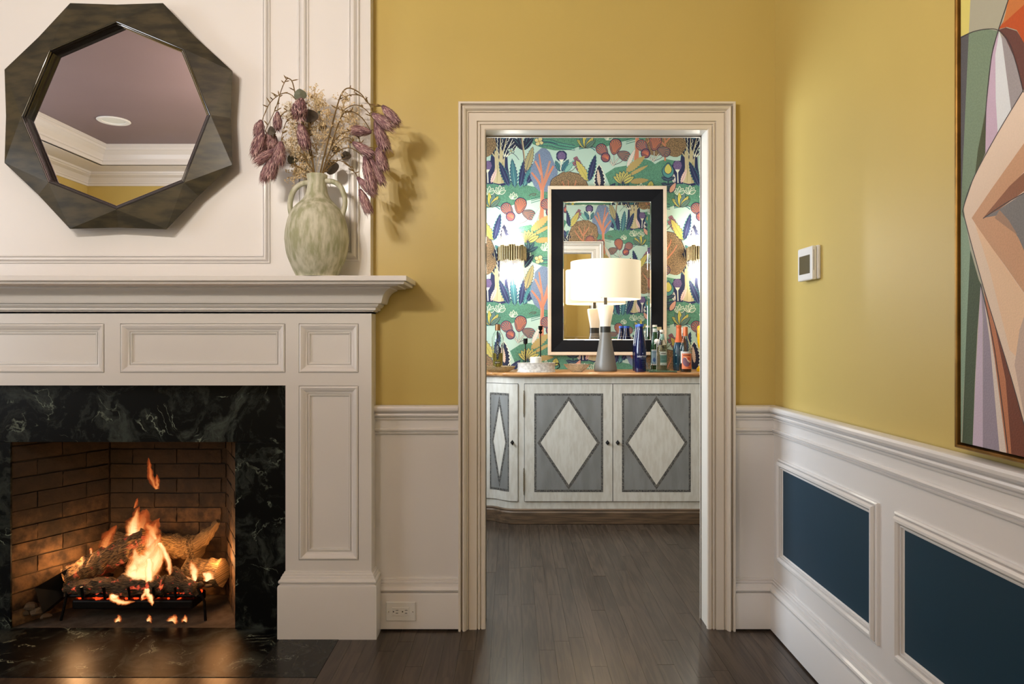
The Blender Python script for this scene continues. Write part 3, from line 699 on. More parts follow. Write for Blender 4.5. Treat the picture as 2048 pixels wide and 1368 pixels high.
def brick_mat():
    m = mat('sooty_firebrick', (132, 100, 66), .85, var=.5, vscale=22, bump=1.0, bscale=50, color2=(64, 48, 34), detail=12); soot(m)
    return m
M['brick'] = brick_mat(); M['mortar'] = mat('sooty_mortar', (88, 70, 52), .9, var=.3, bump=.5, bscale=90); soot(M['mortar'])
M['ash'] = mat('ash_floor', (92, 82, 72), .8, var=.4, vscale=20, bump=.5, bscale=60)
fbx = thing('firebox', (XC, 2.95, 0), 'soot-darkened brick firebox lining with splayed sides behind the fire', 'firebox')
FBY = 3.15; HW = .26; FZT = .90
corners = [(FL-.002, SY+.008), (XC-HW, FBY), (XC+HW, FBY), (FR+.002, SY+.008)]
mb = MB()
for (a, b) in zip(corners[:-1], corners[1:]):
    ax, ay = a; bx, by = b; d = Vector((bx-ax, by-ay, 0)).normalized(); n = Vector((-d.y, d.x, 0))
    q = [Vector((ax,ay,0))+n*.0105+d*.004, Vector((bx,by,0))+n*.0105+d*.02, Vector((bx,by,0))+n*.08+d*.05, Vector((ax,ay,0))+n*.08-d*.0]
    q = [Vector((v.x, max(v.y, SY+.011), 0)) for v in q]
    mb.add([v + Vector((0,0,-.01)) for v in q] + [v + Vector((0,0,FZT)) for v in q], [(0,1,2,3),(4,5,6,7),(0,1,5,4),(1,2,6,5),(2,3,7,6),(3,0,4,7)])
build('mortar_backing', mb, M['mortar'], fbx)
mb = MB(); mb.box(FL-.1, FR+.1, WY+.02, FBY+.08, FZT-.05, FZT); build('smoke_shelf', mb, M['mortar'], fbx)
mb = MB(); mb.box(FL, FR, SY+.01, FBY+.02, -.02, .001); build('firebox_floor', mb, M['ash'], fbx)
bmes = []
for q_ in range(5):
    rq_ = random.Random(40 + q_); bm = bmesh.new(); bmesh.ops.create_cube(bm, size=1.0)
    fr_ = [f for f in bm.faces if f.normal.y < -.5][0]
    es = [e for e in fr_.edges]
    bmesh.ops.subdivide_edges(bm, edges=es, cuts=3, use_grid_fill=True)
    for v in bm.verts:
        if v.co.y < -.49:
            edge = abs(v.co.x) > .49 or abs(v.co.z) > .49
            v.co.y += rq_.uniform(0, .06) + (.05 if edge else 0); v.co.x += rq_.uniform(-.012, .012)*(1 if abs(v.co.x) > .49 else 0); v.co.z += rq_.uniform(-.022, .022)*(1 if abs(v.co.z) > .49 else 0)
    bmesh.ops.recalc_face_normals(bm, faces=bm.faces)
    me = bpy.data.meshes.new('brick'); bm.to_mesh(me); bm.free(); me.materials.append(M['brick']); me.shade_smooth(); me.set_sharp_from_angle(angle=R(50)); bmes.append(me)
rb = random.Random(5)
for (a, b) in zip(corners[:-1], corners[1:]):
    av = Vector((*a, 0)); bv = Vector((*b, 0)); L_ = (bv-av).length; d = (bv-av)/L_; n = Vector((-d.y, d.x, 0)); ang = math.atan2(d.y, d.x)
    z = 0; c = 0
    while z < FZT - .06:
        s0 = 0 if c % 2 == 0 else -.1
        while s0 < L_ - .01:
            e0, e1 = max(s0, 0)+.002, min(s0+.2, L_)-.002
            if e1 - e0 > .02:
                o = bpy.data.objects.new('brick', rb.choice(bmes)); COL.objects.link(o); o.parent = fbx
                ctr = av + d*(e0+e1)/2 + n*(.0205 + rb.uniform(-.0025, .0015)) + Vector((0,0,z+.033))
                o.location = ctr - wloc(fbx); o.rotation_euler = (rb.uniform(-.01,.01), 0, ang); o.scale = (e1-e0, .036, .0605 + rb.uniform(-.002, .002))
            s0 += .2
        z += .066; c += 1

# grate and burner
gr = thing('fire_grate', (XC+.04, 2.93, 0), 'black iron log grate and burner pan under the burning logs', 'grate')
mb = MB(); g0, g1 = P(152, 1215, 2.90), P(392, 1215, 2.90)
mb.box(g0.x, g1.x, 2.87, 3.0, .045, .085); build('burner_pan', mb, M['iron'], gr, bevel=.008)
for t in (.12, .3, .5, .7, .88):
    x_ = g0.x + (g1.x-g0.x)*t; mb = MB(); mb.tube([(x_, 2.84, .15), (x_, 2.85, .10), (x_, 2.9, .095), (x_, 3.04, .095), (x_, 3.06, .13)], .006, 6, up=(1,0,0)); build('bar', mb, M['iron'], gr)
for (a, b) in (((135,1180),(122,1238)), ((395,1175),(411,1238))):
    p0 = P(*a, 2.87); p1 = P(*b, 2.87); p1.z = .002; mb = MB(); mb.tube([p0, (p0+p1)/2 + Vector((.004 if a[0] < 200 else .012,0,.01)), p1], .006, 6); build('leg', mb, M['iron'], gr)
mb = MB(); mb.tube([(g0.x-.02, 2.88, .10), (g1.x+.03, 2.88, .10)], .007, 6, up=(0,0,1)); build('cross_bar', mb, M['iron'], gr)
q = [P(69,1176,2.825), P(141,1134,2.90), P(136,1184,2.90), P(86,1226,2.82)]
sh = MB(); q2 = [v + Vector((.012,.02,0)) for v in q]; sh.add(q + q2, [(0,1,2,3),(4,5,6,7),(0,1,5,4),(1,2,6,5),(2,3,7,6),(3,0,4,7)])
tag(build('ash_shovel_blade', sh, M['iron'], None), 'dark iron plate leaning at the left of the fire', 'iron plate')

# logs
def bark(name, c, c2, glow=0):
    m = bpy.data.materials.new(name); m.use_nodes = True; N, L = nodes(m); b = N['Principled BSDF']
    tc = N.new('ShaderNodeAttribute'); tc.attribute_name = 'luv'
    mp = N.new('ShaderNodeMapping'); mp.inputs['Scale'].default_value = (1.2, 9, 1); L.new(tc.outputs['Vector'], mp.inputs[0])
    n = N.new('ShaderNodeTexNoise'); n.inputs['Scale'].default_value = 5; n.inputs['Detail'].default_value = 8; n.inputs['Distortion'].default_value = .4; L.new(mp.outputs[0], n.inputs['Vector'])
    r = N.new('ShaderNodeValToRGB'); e = r.color_ramp.elements; e[0].position = .4; e[0].color = (*lin(c2), 1); e[1].position = .58; e[1].color = (*lin(c), 1); L.new(n.outputs['Fac'], r.inputs[0])
    L.new(r.outputs[0], b.inputs['Base Color']); b.inputs['Roughness'].default_value = .85
    bp = N.new('ShaderNodeBump'); bp.inputs['Strength'].default_value = .9; bp.inputs['Distance'].default_value = .008; L.new(n.outputs['Fac'], bp.inputs['Height']); L.new(bp.outputs[0], b.inputs['Normal'])
    if glow:
        g = N.new('ShaderNodeTexNoise'); g.inputs['Scale'].default_value = 3.2; g.inputs['Detail'].default_value = 5; L.new(tc.outputs['Vector'], g.inputs['Vector'])
        r2 = N.new('ShaderNodeValToRGB'); e = r2.color_ramp.elements; e[0].position = .58; e[0].color = (0,0,0,1); e[1].position = .78; e[1].color = (1,.35,.08,1)
        k1 = e.new(.66); k1.color = (.75,.07,.03,1); L.new(g.outputs['Fac'], r2.inputs[0]); L.new(r2.outputs[0], b.inputs['Emission Color']); b.inputs['Emission Strength'].default_value = glow
    return m
M['bark'] = bark('tan_log_bark', (150, 122, 80), (84, 64, 40)); M['char'] = bark('charred_log', (116, 94, 68), (44, 36, 28), .9)
M['bark_glow'] = bark('glowing_log_bark', (150, 116, 74), (60, 42, 28), .55)
def log(pts, rad, m, label, seg=18, flat=1.0, jit=.35, k=10, extra=None, sq=0):
    pts = spline(pts, k); n = len(pts)
    rr = [rad[0] + (rad[1]-rad[0])*i/(n-1) for i in range(n)]
    me_uv = []
    mb = MB(); mb.tube(pts, rr, seg, flat, jit=jit)
    # cap centre is flat: saw cut end
    rings_n = n
    for i in range(rings_n):
        for j in range(seg): me_uv.append((i/n*((pts[0]-pts[-1]).length/.1), abs(j/seg-.5)*2, 0))
    mbs = [mb]
    if extra:
        p2 = spline(extra[0], 6); b = len(mb.v); mb.tube(p2, [extra[1][0] + (extra[1][1]-extra[1][0])*i/(len(p2)-1) for i in range(len(p2))], 12, jit=.4)
        for i in range(len(p2)):
            for j in range(12): me_uv.append((i/len(p2), abs(j/12-.5)*2, 3))
    if sq:
        # square the section like a split log
        pass
    o = build('log', mb, m, smooth=50)
    at = o.data.attributes.new('luv', 'FLOAT_VECTOR', 'POINT'); at.data.foreach_set('vector', [c for u in me_uv for c in u])
    return tag(o, label, 'log', 'logs on the fire grate')
log([P(215,1092,3.09), P(300,1090,3.09), P(370,1094,3.08), P(400,1092,3.07)], (.052,.05), M['bark'], 'tan log lying across the back of the fire with a forked upturned end',
    extra=([P(385,1090,3.07), P(412,1072,3.04), P(425,1058,3.02), P(437,1042,3.0)], (.036,.010)))
log([P(136,1160,2.92), P(180,1137,2.95), P(240,1106,2.98), P(296,1080,3.0)], (.052,.050), M['bark_glow'], 'thick log leaning diagonally with a cracked glowing face')
log([P(134,1176,2.89), P(190,1172,2.89), P(270,1172,2.88), P(330,1172,2.88)], (.03,.036), M['char'], 'charred log lying low along the front of the grate', jit=.5)
log([P(300,1172,2.90), P(345,1168,2.89), P(392,1178,2.88)], (.036,.026), M['char'], 'short charred chunk of log at the front right of the grate', jit=.5)
log([P(372,1146,2.99), P(405,1146,2.99), P(445,1146,2.98)], (.06,.058), M['bark'], 'squat pale split log at the right end of the fire', 12, jit=.2)
log([P(345,1140,2.93), P(372,1165,2.90), P(398,1190,2.88)], (.022,.012), M['char'], 'thin charred stick slanting down at the right of the fire', 10, jit=.4)
log([P(255,1160,2.95), P(300,1128,2.97), P(330,1105,2.99)], (.035,.028), M['bark_glow'], 'short log propped behind the tallest flames', 12)
mb = MB()
for (x_, y_, r_) in ((62,1212,.022),(76,1222,.026),(92,1232,.018),(54,1226,.015),(400,1170,.014),(416,1172,.013)):
    p = P(x_, y_, 2.835 if x_ < 200 else 2.9); b_ = len(mb.v); mb.ball((p.x, p.y, max(p.z, r_*.6)), r_, 9, 6, 1.15, 1, .75)
    for i_ in range(b_, len(mb.v)):
        v = Vector(mb.v[i_]); n_ = noise.noise_vector(v*38); mb.v[i_] = tuple(v + Vector((n_.x, n_.y, n_.z))*r_*.45)
tag(build('cinder_stones', mb, mat('cinder_grey', (96, 78, 58), .9, var=.4, vscale=30, bump=.6, bscale=50), None, 25), 'pale cinders and broken brick at the left foot of the firebox', 'cinders')['kind'] = 'stuff'

# flames
def flame_mat():
    m = bpy.data.materials.new('flame'); m.use_nodes = True; N, L = nodes(m)
    for n in list(N):
        if n.type != 'OUTPUT_MATERIAL': N.remove(n)
    out = [n for n in N if n.type == 'OUTPUT_MATERIAL'][0]
    a = N.new('ShaderNodeAttribute'); a.attribute_name = 'ft'
    r = N.new('ShaderNodeValToRGB'); e = r.color_ramp.elements; e[0].position = 0; e[0].color = (1,.62,.26,1); e[1].position = 1; e[1].color = (1,.16,.03,1)
    k1 = e.new(.25); k1.color = (1,.78,.42,1); k2 = e.new(.62); k2.color = (1,.45,.13,1)
    L.new(a.outputs['Fac'], r.inputs[0])
    em = N.new('ShaderNodeEmission'); L.new(r.outputs[0], em.inputs[0])
    st = N.new('ShaderNodeMapRange'); st.inputs[1].default_value = 0; st.inputs[2].default_value = 1; st.inputs[3].default_value = 2.6; st.inputs[4].default_value = .8; L.new(a.outputs['Fac'], st.inputs[0]); L.new(st.outputs[0], em.inputs[1])
    tr = N.new('ShaderNodeBsdfTransparent')
    al = N.new('ShaderNodeMapRange'); al.inputs[3].default_value = .5; al.inputs[4].default_value = .06; L.new(a.outputs['Fac'], al.inputs[0])
    g = N.new('ShaderNodeNewGeometry'); n = N.new('ShaderNodeTexNoise'); n.inputs['Scale'].default_value = 30; mp = N.new('ShaderNodeMapping'); mp.inputs['Scale'].default_value = (1,1,.25)
    L.new(g.outputs['Position'], mp.inputs[0]); L.new(mp.outputs[0], n.inputs['Vector'])
    nr = N.new('ShaderNodeMapRange'); nr.inputs[1].default_value = .3; nr.inputs[2].default_value = .65; L.new(n.outputs['Fac'], nr.inputs[0]); nr.inputs[3].default_value = .45
    mu = N.new('ShaderNodeMath'); mu.operation = 'MULTIPLY'; L.new(al.outputs[0], mu.inputs[0]); L.new(nr.outputs[0], mu.inputs[1])
    mx = N.new('ShaderNodeMixShader'); L.new(mu.outputs[0], mx.inputs[0]); L.new(tr.outputs[0], mx.inputs[1]); L.new(em.outputs[0], mx.inputs[2]); L.new(mx.outputs[0], out.inputs[0])
    return m
M['flame'] = flame_mat()
fire = thing('fire', (XC+.05, 2.93, .1), 'bright yellow-white flames rising over the logs', 'fire')
rq = random.Random(17)
def flame(pts, wid, hot=0.0, Y=2.91, tend=1.0):
    q = spline([P(a, b, Y + (i*.004)) for i, (a, b) in enumerate(pts)], 8); n = len(q)
    ws = []
    for i in range(n):
        t = i/(n-1)*(len(wid)-1); j = min(int(t), len(wid)-2); ws.append((wid[j] + (wid[j+1]-wid[j])*(t-j))/2*Y/F)
    mb = MB(); ft = []; sd = rq.uniform(0, 50); SG = 14
    for sc_, add in ((1.5, .75), (1.3, .6), (1.1, .42), (.9, .26), (.7, .12), (.45, 0)):
        m = n if sc_ > 1 else int(n*(.72 + .28*sc_))
        m = max(m, 4); b = len(mb.v)
        ww = [ws[i]*sc_*(1 if i < m-3 else (m-i)/4) for i in range(m)]
        pts_ = [q[i] + Vector((noise.noise(Vector((sd, i*.35, sc_))), 0, 0))*.006*min(1, i/4) for i in range(m)]
        mb.tube(pts_, ww, SG, .55, cap=False, jit=.5)
        ft += [min(1, hot + add + (tend-hot)*i/(n-1)) for i in range(m) for _ in range(SG)]
    o = build('flame', mb, M['flame'], fire, smooth=80, recalc=True)
    at = o.data.attributes.new('ft', 'FLOAT', 'POINT'); at.data.foreach_set('value', ft)
flame([(262,1156),(276,1136),(300,1112),(312,1094),(321,1066)], [18,34,28,16,2], 0, 2.90, .55)
flame([(272,1150),(276,1128),(270,1108),(274,1092)], [22,26,12,1], 0, 2.905, .6)
flame([(300,1140),(310,1118),(305,1096),(312,1078)], [12,20,12,1], 0, 2.90, .6)
flame([(262,1148),(285,1150),(312,1120),(322,1085)], [8,40,24,3], 0, 2.88, .4)
flame([(318,1086),(332,1110),(340,1140),(346,1160)], [6,9,9,3], .1, 2.90, .55)
flame([(322,1086),(322,1112),(316,1135),(306,1152)], [4,8,9,3], .1, 2.91, .5)
flame([(300,1112),(303,1085),(306,1062),(319,1036)], [12,24,20,2], .1, 2.95, .9)
flame([(312,1080),(304,1062),(295,1050),(290,1046)], [4,16,8,1], .3, 2.95, .95)
flame([(268,1076),(267,1055),(272,1032),(279,1012)], [20,24,13,1], .05, 3.03, .8)
flame([(278,1070),(284,1050),(288,1032),(293,1018)], [8,22,18,3], .55, 3.03, 1)
flame([(206,1102),(214,1080),(225,1062),(233,1050)], [10,18,9,1], .6, 3.0, 1)
flame([(298,1118),(299,1150),(296,1180),(294,1192)], [6,12,7,12], 0, 2.85, .3)
flame([(294,1178),(301,1196),(305,1212)], [6,10,2], .05, 2.84, .4)
flame([(292,1178),(286,1194),(282,1202)], [5,6,1], .2, 2.84, .6)
flame([(228,1192),(228,1198),(245,1205),(270,1203)], [12,9,8,2], .05, 2.85, .5)
flame([(182,1108),(182,1098),(180,1100)], [4,5,1], .4, 2.97, .8)
flame([(390,1162),(388,1144),(384,1132),(381,1120)], [4,14,10,1], .05, 2.90, .6)
flame([(418,1160),(416,1152),(408,1148),(406,1145)], [14,16,6,1], .0, 2.90, .5)
flame([(375,1168),(380,1162),(372,1152)], [6,10,1], .0, 2.89, .5)
flame([(130,1144),(130,1138),(130,1131)], [6,18,4], 0, 2.99, .3)
flame([(312,978),(303,958),(299,935),(297,915)], [3,9,6,1], .62, 2.97, .9)
flame([(314,978),(314,965),(313,948)], [6,8,1], .6, 2.97, .85)
flame([(269,1016),(271,1008),(276,996)], [2,5,1], .7, 2.97, .95)
for (a, b, w_) in ((236,1242,10),(297,1242,9),(345,1242,16),(369,1242,9)):
    flame([(a, b), (a+w_*.2, b-6), (a+w_*.1, b-13)], [w_, w_*.6, 1], .25, 2.83, .8)
mb = MB(); re_ = random.Random(3)
for i in range(150):
    px_ = re_.gauss(270, 70); p = P(px_, 1215, 2.90); r_ = re_.uniform(.004,.011)
    if not g0.x < p.x < g1.x: continue
    mb.ball((p.x, re_.uniform(2.88,2.99), .085 + r_*.5), r_, 6, 4)
M['ember'] = mat('ember_glow', (40, 18, 14), .9, emit=(255, 70, 25), es=1.3, var=.6, vscale=60)
o = tag(build('ember_bed', mb, M['ember'], None), 'bed of red glowing embers in the burner pan', 'embers'); o['kind'] = 'stuff'

# ------------------------------------------------------------------ octagonal mirror
def frame_wood():
    m = mat('grey_brown_lacquered_wood', (76, 68, 50), .32, var=.4, vscale=5, color2=(52, 49, 39), stretch=(2, 1, 7), bump=.03, bscale=30, coat=.1, spec=.35, detail=9)
    return m
M['octwood'] = frame_wood(); M['octlip'] = mat('dark_glossy_lip', (26, 24, 20), .12, coat=1)
MY = 2.694
om = thing('octagonal_wall_mirror', (P(235,232,MY).x, BRY, P(235,459,MY).z), 'large octagonal wall mirror in a faceted grey-brown wood frame above the mantel', 'mirror')
outer = [(140,6),(326,6),(465,142),(465,330),(333,459),(140,458),(9,326),(9,139)]
inner = [(98,100),(233,42),(368,98),(421,230),(368,365),(233,419),(96.5,365),(42,233)]
YO, YI, YM = 2.672, 2.660, 2.684
# inner[k] faces middle of outer edge (k-1,k): inner[1] is the middle of edge outer[0]-outer[1]
verts = []; faces = []
def v_(x_, y_, Y): verts.append(P(x_, y_, Y)); return len(verts)-1
oc = [v_(*p, YO) for p in outer]
om_ = []
for i in range(8):
    a, b = outer[i], outer[(i+1) % 8]; mx_, my_ = (a[0]+b[0])/2, (a[1]+b[1])/2
    dx, dy = 235-mx_, 232-my_; l = math.hypot(dx, dy); om_.append(v_(mx_+dx/l*3, my_+dy/l*3, YM))
ic = [v_(*inner[(i+1) % 8], YI) for i in range(8)]   # ic[i] faces om_[i]
ob = [v_(*p, BRY+.0) for p in [((a-235)*.985+235, (b-232)*.985+232) for a, b in outer]]
obm = [v_(235+((outer[i][0]+outer[(i+1)%8][0])/2-235)*.975, 232+((outer[i][1]+outer[(i+1)%8][1])/2-232)*.975, BRY) for i in range(8)]
for i in range(8):
    j = (i+1) % 8
    faces += [(oc[i], om_[i], ic[i]), (om_[i], oc[j], ic[i]), (oc[j], ic[j], ic[i])]
    faces += [(oc[i], ob[i], obm[i], om_[i]), (om_[i], obm[i], ob[j], oc[j])]
mb = MB(); mb.add(verts, faces); build('frame', mb, M['octwood'], om, bevel=.0015)
mb = MB(); rs = []
for sc, Y in ((1.0, YI+.001), (.994, YI-.001), (.988, YI+.003), (.986, YI+.010), (.978, YI+.012), (.972, YI+.018), (.970, YI+.026), (.962, YI+.030), (.958, MY+.001)):
    rs.append([P(235+(a-235)*sc, 232+(b-232)*sc, Y) for a, b in inner])
mb.rings(rs, True); build('inner_lip', mb, M['octlip'], om)
mb = MB(); mb.add([P(235+(a-235)*.965, 232+(b-232)*.965, MY) for a, b in inner], [tuple(range(8))]); build('mirror_glass', mb, M['mirror'], om)
mb = MB(); mb.add([P(235+(a-235)*.98, 232+(b-232)*.98, MY+.003) for a, b in inner] + [P(235+(a-235)*.98, 232+(b-232)*.98, BRY) for a, b in inner], [tuple(range(8)), tuple(range(8,16))] + [(i, (i+1)%8, 8+(i+1)%8, 8+i) for i in range(8)])
build('backing', mb, M['slot'], om)

# ------------------------------------------------------------------ vase
VY = 2.622; sV = VY/F; vx = XA(634, VY)
vase = thing('ceramic_vase', (vx, VY, 1.388), 'weathered pale green two-handled ceramic vase on the mantel shelf', 'vase')
def vase_mat():
    m = mat('mottled_green_ceramic', (208, 206, 186), .75, var=.3, vscale=48, color2=(162, 163, 130), stretch=(1,1,.28), bump=.35, bscale=70, detail=8); return m
M['vase'] = vase_mat()
zz = lambda py: (552 - py)*sV
vp = [(r*sV, zz(y)) for r, y in ((2,552),(38,552),(41,549),(50,530),(58.5,507),(61.5,485),(62.5,474),(60.5,456),(56,436),(49,420),(38,407),(28,397),(22.5,387),(20,376),(18.5,366),(18.5,358),(20,352),(20,348),(18,346.5),(16,348),(15,358),(16,372),(20,390),(30,410))]
vsp = spline([(a, b, 0) for a, b in vp], 3)
mb = MB(); mb.lathe([(max(p.x, .001), p.y) for p in vsp], vx, VY, 48, 1.388, cap=False); build('body', mb, M['vase'], vase, 60)
for pts in ([(617,365),(603,368),(590,378),(582.5,393),(580,412),(583,432)], [(651,362),(668,364),(681,374),(688,390),(690,408),(684,432)]):
    mb = MB(); mb.tube(spline([P(a, b, VY) for a, b in pts], 6), 5.2*sV, 12, 1.2); build('handle', mb, M['vase'], vase, 60)

# ------------------------------------------------------------------ dried flowers
M['stem'] = mat('dried_stem', (122, 96, 52), .8, var=.3, vscale=60); M['greenstem'] = mat('pale_green_stem', (142, 138, 86), .8, var=.3, vscale=60)
M['euca'] = mat('grey_green_eucalyptus', (112, 116, 98), .6, var=.2, vscale=60); M['dark_euca'] = mat('dark_dried_leaf', (84, 74, 62), .6, var=.2, vscale=60)
M['fleck'] = mat('beige_dried_floret', (232, 208, 164), .8, var=.25, vscale=120)
rf = random.Random(21)
def head(parent, base, tip, wpx, Y, Yt=None):
    Yt = Yt or Y - .015
    b = P(*base, Y); t = P(*tip, Yt); ax = (t-b); L_ = ax.length; ax.normalize(); W = wpx*1.28*Y/F/2
    a = ax.cross(Vector((0,1,0.03))).normalized(); c = ax.cross(a)
    mb = MB(); n = 420
    prof = lambda s: W*math.sin(PI*min(1, (s*.86+.12)))**.8
    for i in range(9): pass
    rs = []
    for i in range(8):
        s = i/7; r = max(prof(s)*.62, .0006); rs.append([b + ax*(L_*s*.92) + (a*math.cos(2*PI*j/8) + c*math.sin(2*PI*j/8))*r for j in range(8)])
    mb.rings(rs, True, True, (*lin((112, 80, 86)), 1))
    for i in range(n):
        s = (i+.5)/n*.82; th = i*2.39996; rad = (a*math.cos(th) + c*math.sin(th)); side = (c*math.cos(th) - a*math.sin(th))
        l = L_*rf.uniform(.3, .55)*(1.1 - .3*s); wd = W*rf.uniform(.03, .065)
        p0 = b + ax*L_*s + rad*prof(s)*.5; p1 = p0 + ax*l*.5 + rad*W*rf.uniform(.25,.48); p2 = p0 + ax*l + rad*W*rf.uniform(.15,.62) + side*rf.uniform(-.2,.2)*W
        cc = rf.choice([(176,136,138),(148,110,116),(198,160,156),(124,90,98),(220,190,182),(160,118,122)])
        mb.add([p0 - side*wd*.6, p0 + side*wd*.6, p1 + side*wd, p1 - side*wd, p2], [(0,1,2,3),(3,2,4)], (*lin(cc), 1))
    return build('flower_head', mb, M['bract'], parent, vcol=True, recalc=False)
def stem(parent, pts, r0=.0028, r1=.0014, m='stem', Y0=2.62, Y1=2.60):
    n = len(pts); q = spline([P(a, b, Y0 + (Y1-Y0)*i/(n-1)) for i, (a, b) in enumerate(pts)], 5)
    mb = MB(); mb.tube(q, [r0 + (r1-r0)*i/(len(q)-1) for i in range(len(q))], 6); 
    # narrow bracts on the stem
    for k_ in range(len(pts)+1):
        i = rf.randrange(len(q)//4, len(q)); p = q[i]; d = Vector((rf.uniform(-1,1), rf.uniform(-.5,.2), rf.uniform(-.2,.7))).normalized()*rf.uniform(.012,.028); s_ = d.cross(Vector((0,1,.1))).normalized()*.0018
        mb.add([p - s_, p + s_, p + d*.6 + s_*1.2, p + d, p + d*.6 - s_*1.2], [(0,1,2,3,4)])
    return build('stem', mb, M[m], parent, recalc=False)
def spray(label, stems, heads, cat='flower'):
    loc = P(638, 350, VY); o = thing('dried_flower_spray', loc, label, cat, 'dried mauve flower sprays in the vase')
    for s_ in stems: stem(o, *s_) if isinstance(s_, tuple) else stem(o, s_)
    for h in heads: head(o, *h)
spray('dried mauve flower spray arching highest over the left of the vase',
      [([(632,400),(628,340),(618,300),(604,240),(592,195),(585,165),(577,157),(570,163),(561,185),(557,205),(555,222)],),
       ([(592,200),(583,190),(570,186),(555,192),(540,206),(530,226),(524,242)], .002, .0014),
       ([(561,185),(552,215),(536,250),(530,262)], .0018, .0012)],
      [((522,241),(516,270),19,2.60), ((525,262),(512,311),24,2.585), ((555,224),(555,258),16,2.61), ((540,262),(533,300),19,2.62)])
spray('dried mauve flower spray drooping low on the left of the vase',
      [([(630,400),(626,345),(612,320),(600,270),(590,230),(575,222),(560,235),(548,262),(548,290)], .0024, .0014),
       ([(590,232),(575,240),(566,262),(562,284)], .0018, .0012), ([(560,240),(545,280),(536,305),(535,325)], .0018, .0012)],
      [((551,299),(513,325),18,2.57), ((562,284),(557,328),23,2.56), ((549,314),(539,356),22,2.575), ((537,322),(526,362),15,2.585), ((550,272),(546,298),16,2.62)])
spray('short dried mauve flower spray standing upright left of centre in the vase',
      [([(633,400),(628,340),(622,300),(608,250),(602,225)], .0024, .0014), ([(612,262),(604,252),(600,248)], .0016, .0012)],
      [((603,198),(597,233),27,2.56,2.53), ((600,248),(611,292),22,2.56)])
spray('dried mauve flower spray arching high over the right of the vase',
      [([(636,400),(641,345),(654,290),(668,235),(680,195),(690,179),(703,177),(722,188),(735,205),(750,212),(764,212)], .0034, .0016),
       ([(676,200),(700,190),(722,192),(738,208),(746,226)], .002, .0014), ([(684,222),(708,210),(730,218),(748,240)], .002, .0013)],
      [((765,212),(794,246),19,2.56), ((745,228),(782,255),21,2.55), ((751,242),(771,298),23,2.57)])
spray('dried mauve flower spray reaching right at mid height of the vase bouquet',
      [([(638,400),(645,345),(660,300),(676,250),(688,226),(706,224),(724,236),(738,256),(742,264)], .003, .0014),
       ([(664,290),(680,270),(700,262),(716,270),(724,290),(750,296)], .002, .0013), ([(662,300),(684,278),(700,276),(706,286)], .0018, .0012)],
      [((743,264),(706,261),19,2.59,2.58), ((706,285),(744,310),18,2.57), ((755,296),(768,337),21,2.56), ((738,312),(764,365),18,2.575)])
spray('dried mauve flower spray hanging lowest on the right beside the vase handle',
      [([(640,400),(646,350),(660,318),(680,300),(700,296),(718,306),(728,316)], .0026, .0014),
       ([(650,345),(668,322),(690,325),(705,340),(716,356),(720,380)], .002, .0013)],
      [((729,313),(746,378),21,2.56), ((715,355),(747,388),16,2.58), ((720,379),(738,424),18,2.57)])
def disc_leaf(mb, c, r, tilt, Y):
    p = P(*c, Y); R_ = r*Y/F; rs = []
    a = Vector((math.cos(tilt), .25, math.sin(tilt))).normalized(); b = Vector((-math.sin(tilt), .35, math.cos(tilt))).normalized()
    pts = [p + a*R_*math.cos(2*PI*i/16)*(1) + b*R_*math.sin(2*PI*i/16)*(1 + (.12 if i == 4 else 0)) + Vector((0, .006*math.cos(4*PI*i/16), 0)) for i in range(16)]
    n = a.cross(b).normalized()*.0008
    mb.add([q + n for q in pts] + [q - n for q in pts] + [p + n*4, p - n*2], [(i, (i+1) % 16, 32) for i in range(16)] + [(16+i, 16+(i+1) % 16, 33) for i in range(16)] + [(i, (i+1)%16, 16+(i+1)%16, 16+i) for i in range(16)])
eu = thing('eucalyptus_branch', P(632,350,VY), 'branch with round grey-green eucalyptus leaves in the vase', 'branch')
stem(eu, [(634,400),(628,350),(622,300),(616,250),(610,215),(602,200)], .0024, .0012)
stem(eu, [(620,285),(618,262),(621,240)], .0016, .001)
for c, r, t, Y, m_ in (((600,190),12.5,.1,2.60,'euca'), ((621,233),15,.3,2.59,'dark_euca'), ((586,318),12,.2,2.63,'euca'), ((640,226),5,.9,2.63,'euca'), ((612,262),9,.4,2.63,'euca'), ((588,232),8,1.0,2.64,'euca'), ((645,255),9,.6,2.66,'dark_euca')):
    mb = MB(); disc_leaf(mb, c, r, t, Y); build('leaf', mb, M[m_], eu)
eu2 = thing('eucalyptus_branch', P(645,350,VY), 'branch with darker brown-grey leaves low at the right of the vase neck', 'branch')
stem(eu2, [(640,400),(646,350),(658,335),(675,322),(690,316)], .0022, .0012); stem(eu2, [(628,350),(605,338),(590,330),(573,326)], .0018, .001)
for c, r, t, Y in (((692,312),10,.2,2.66),((664,336),15,.9,2.66),((542,262),9,2.6,2.57),((672,300),9,.5,2.67),((606,318),9,.2,2.66)):
    mb = MB(); disc_leaf(mb, c, r, t, Y); build('leaf', mb, M['dark_euca'], eu2)
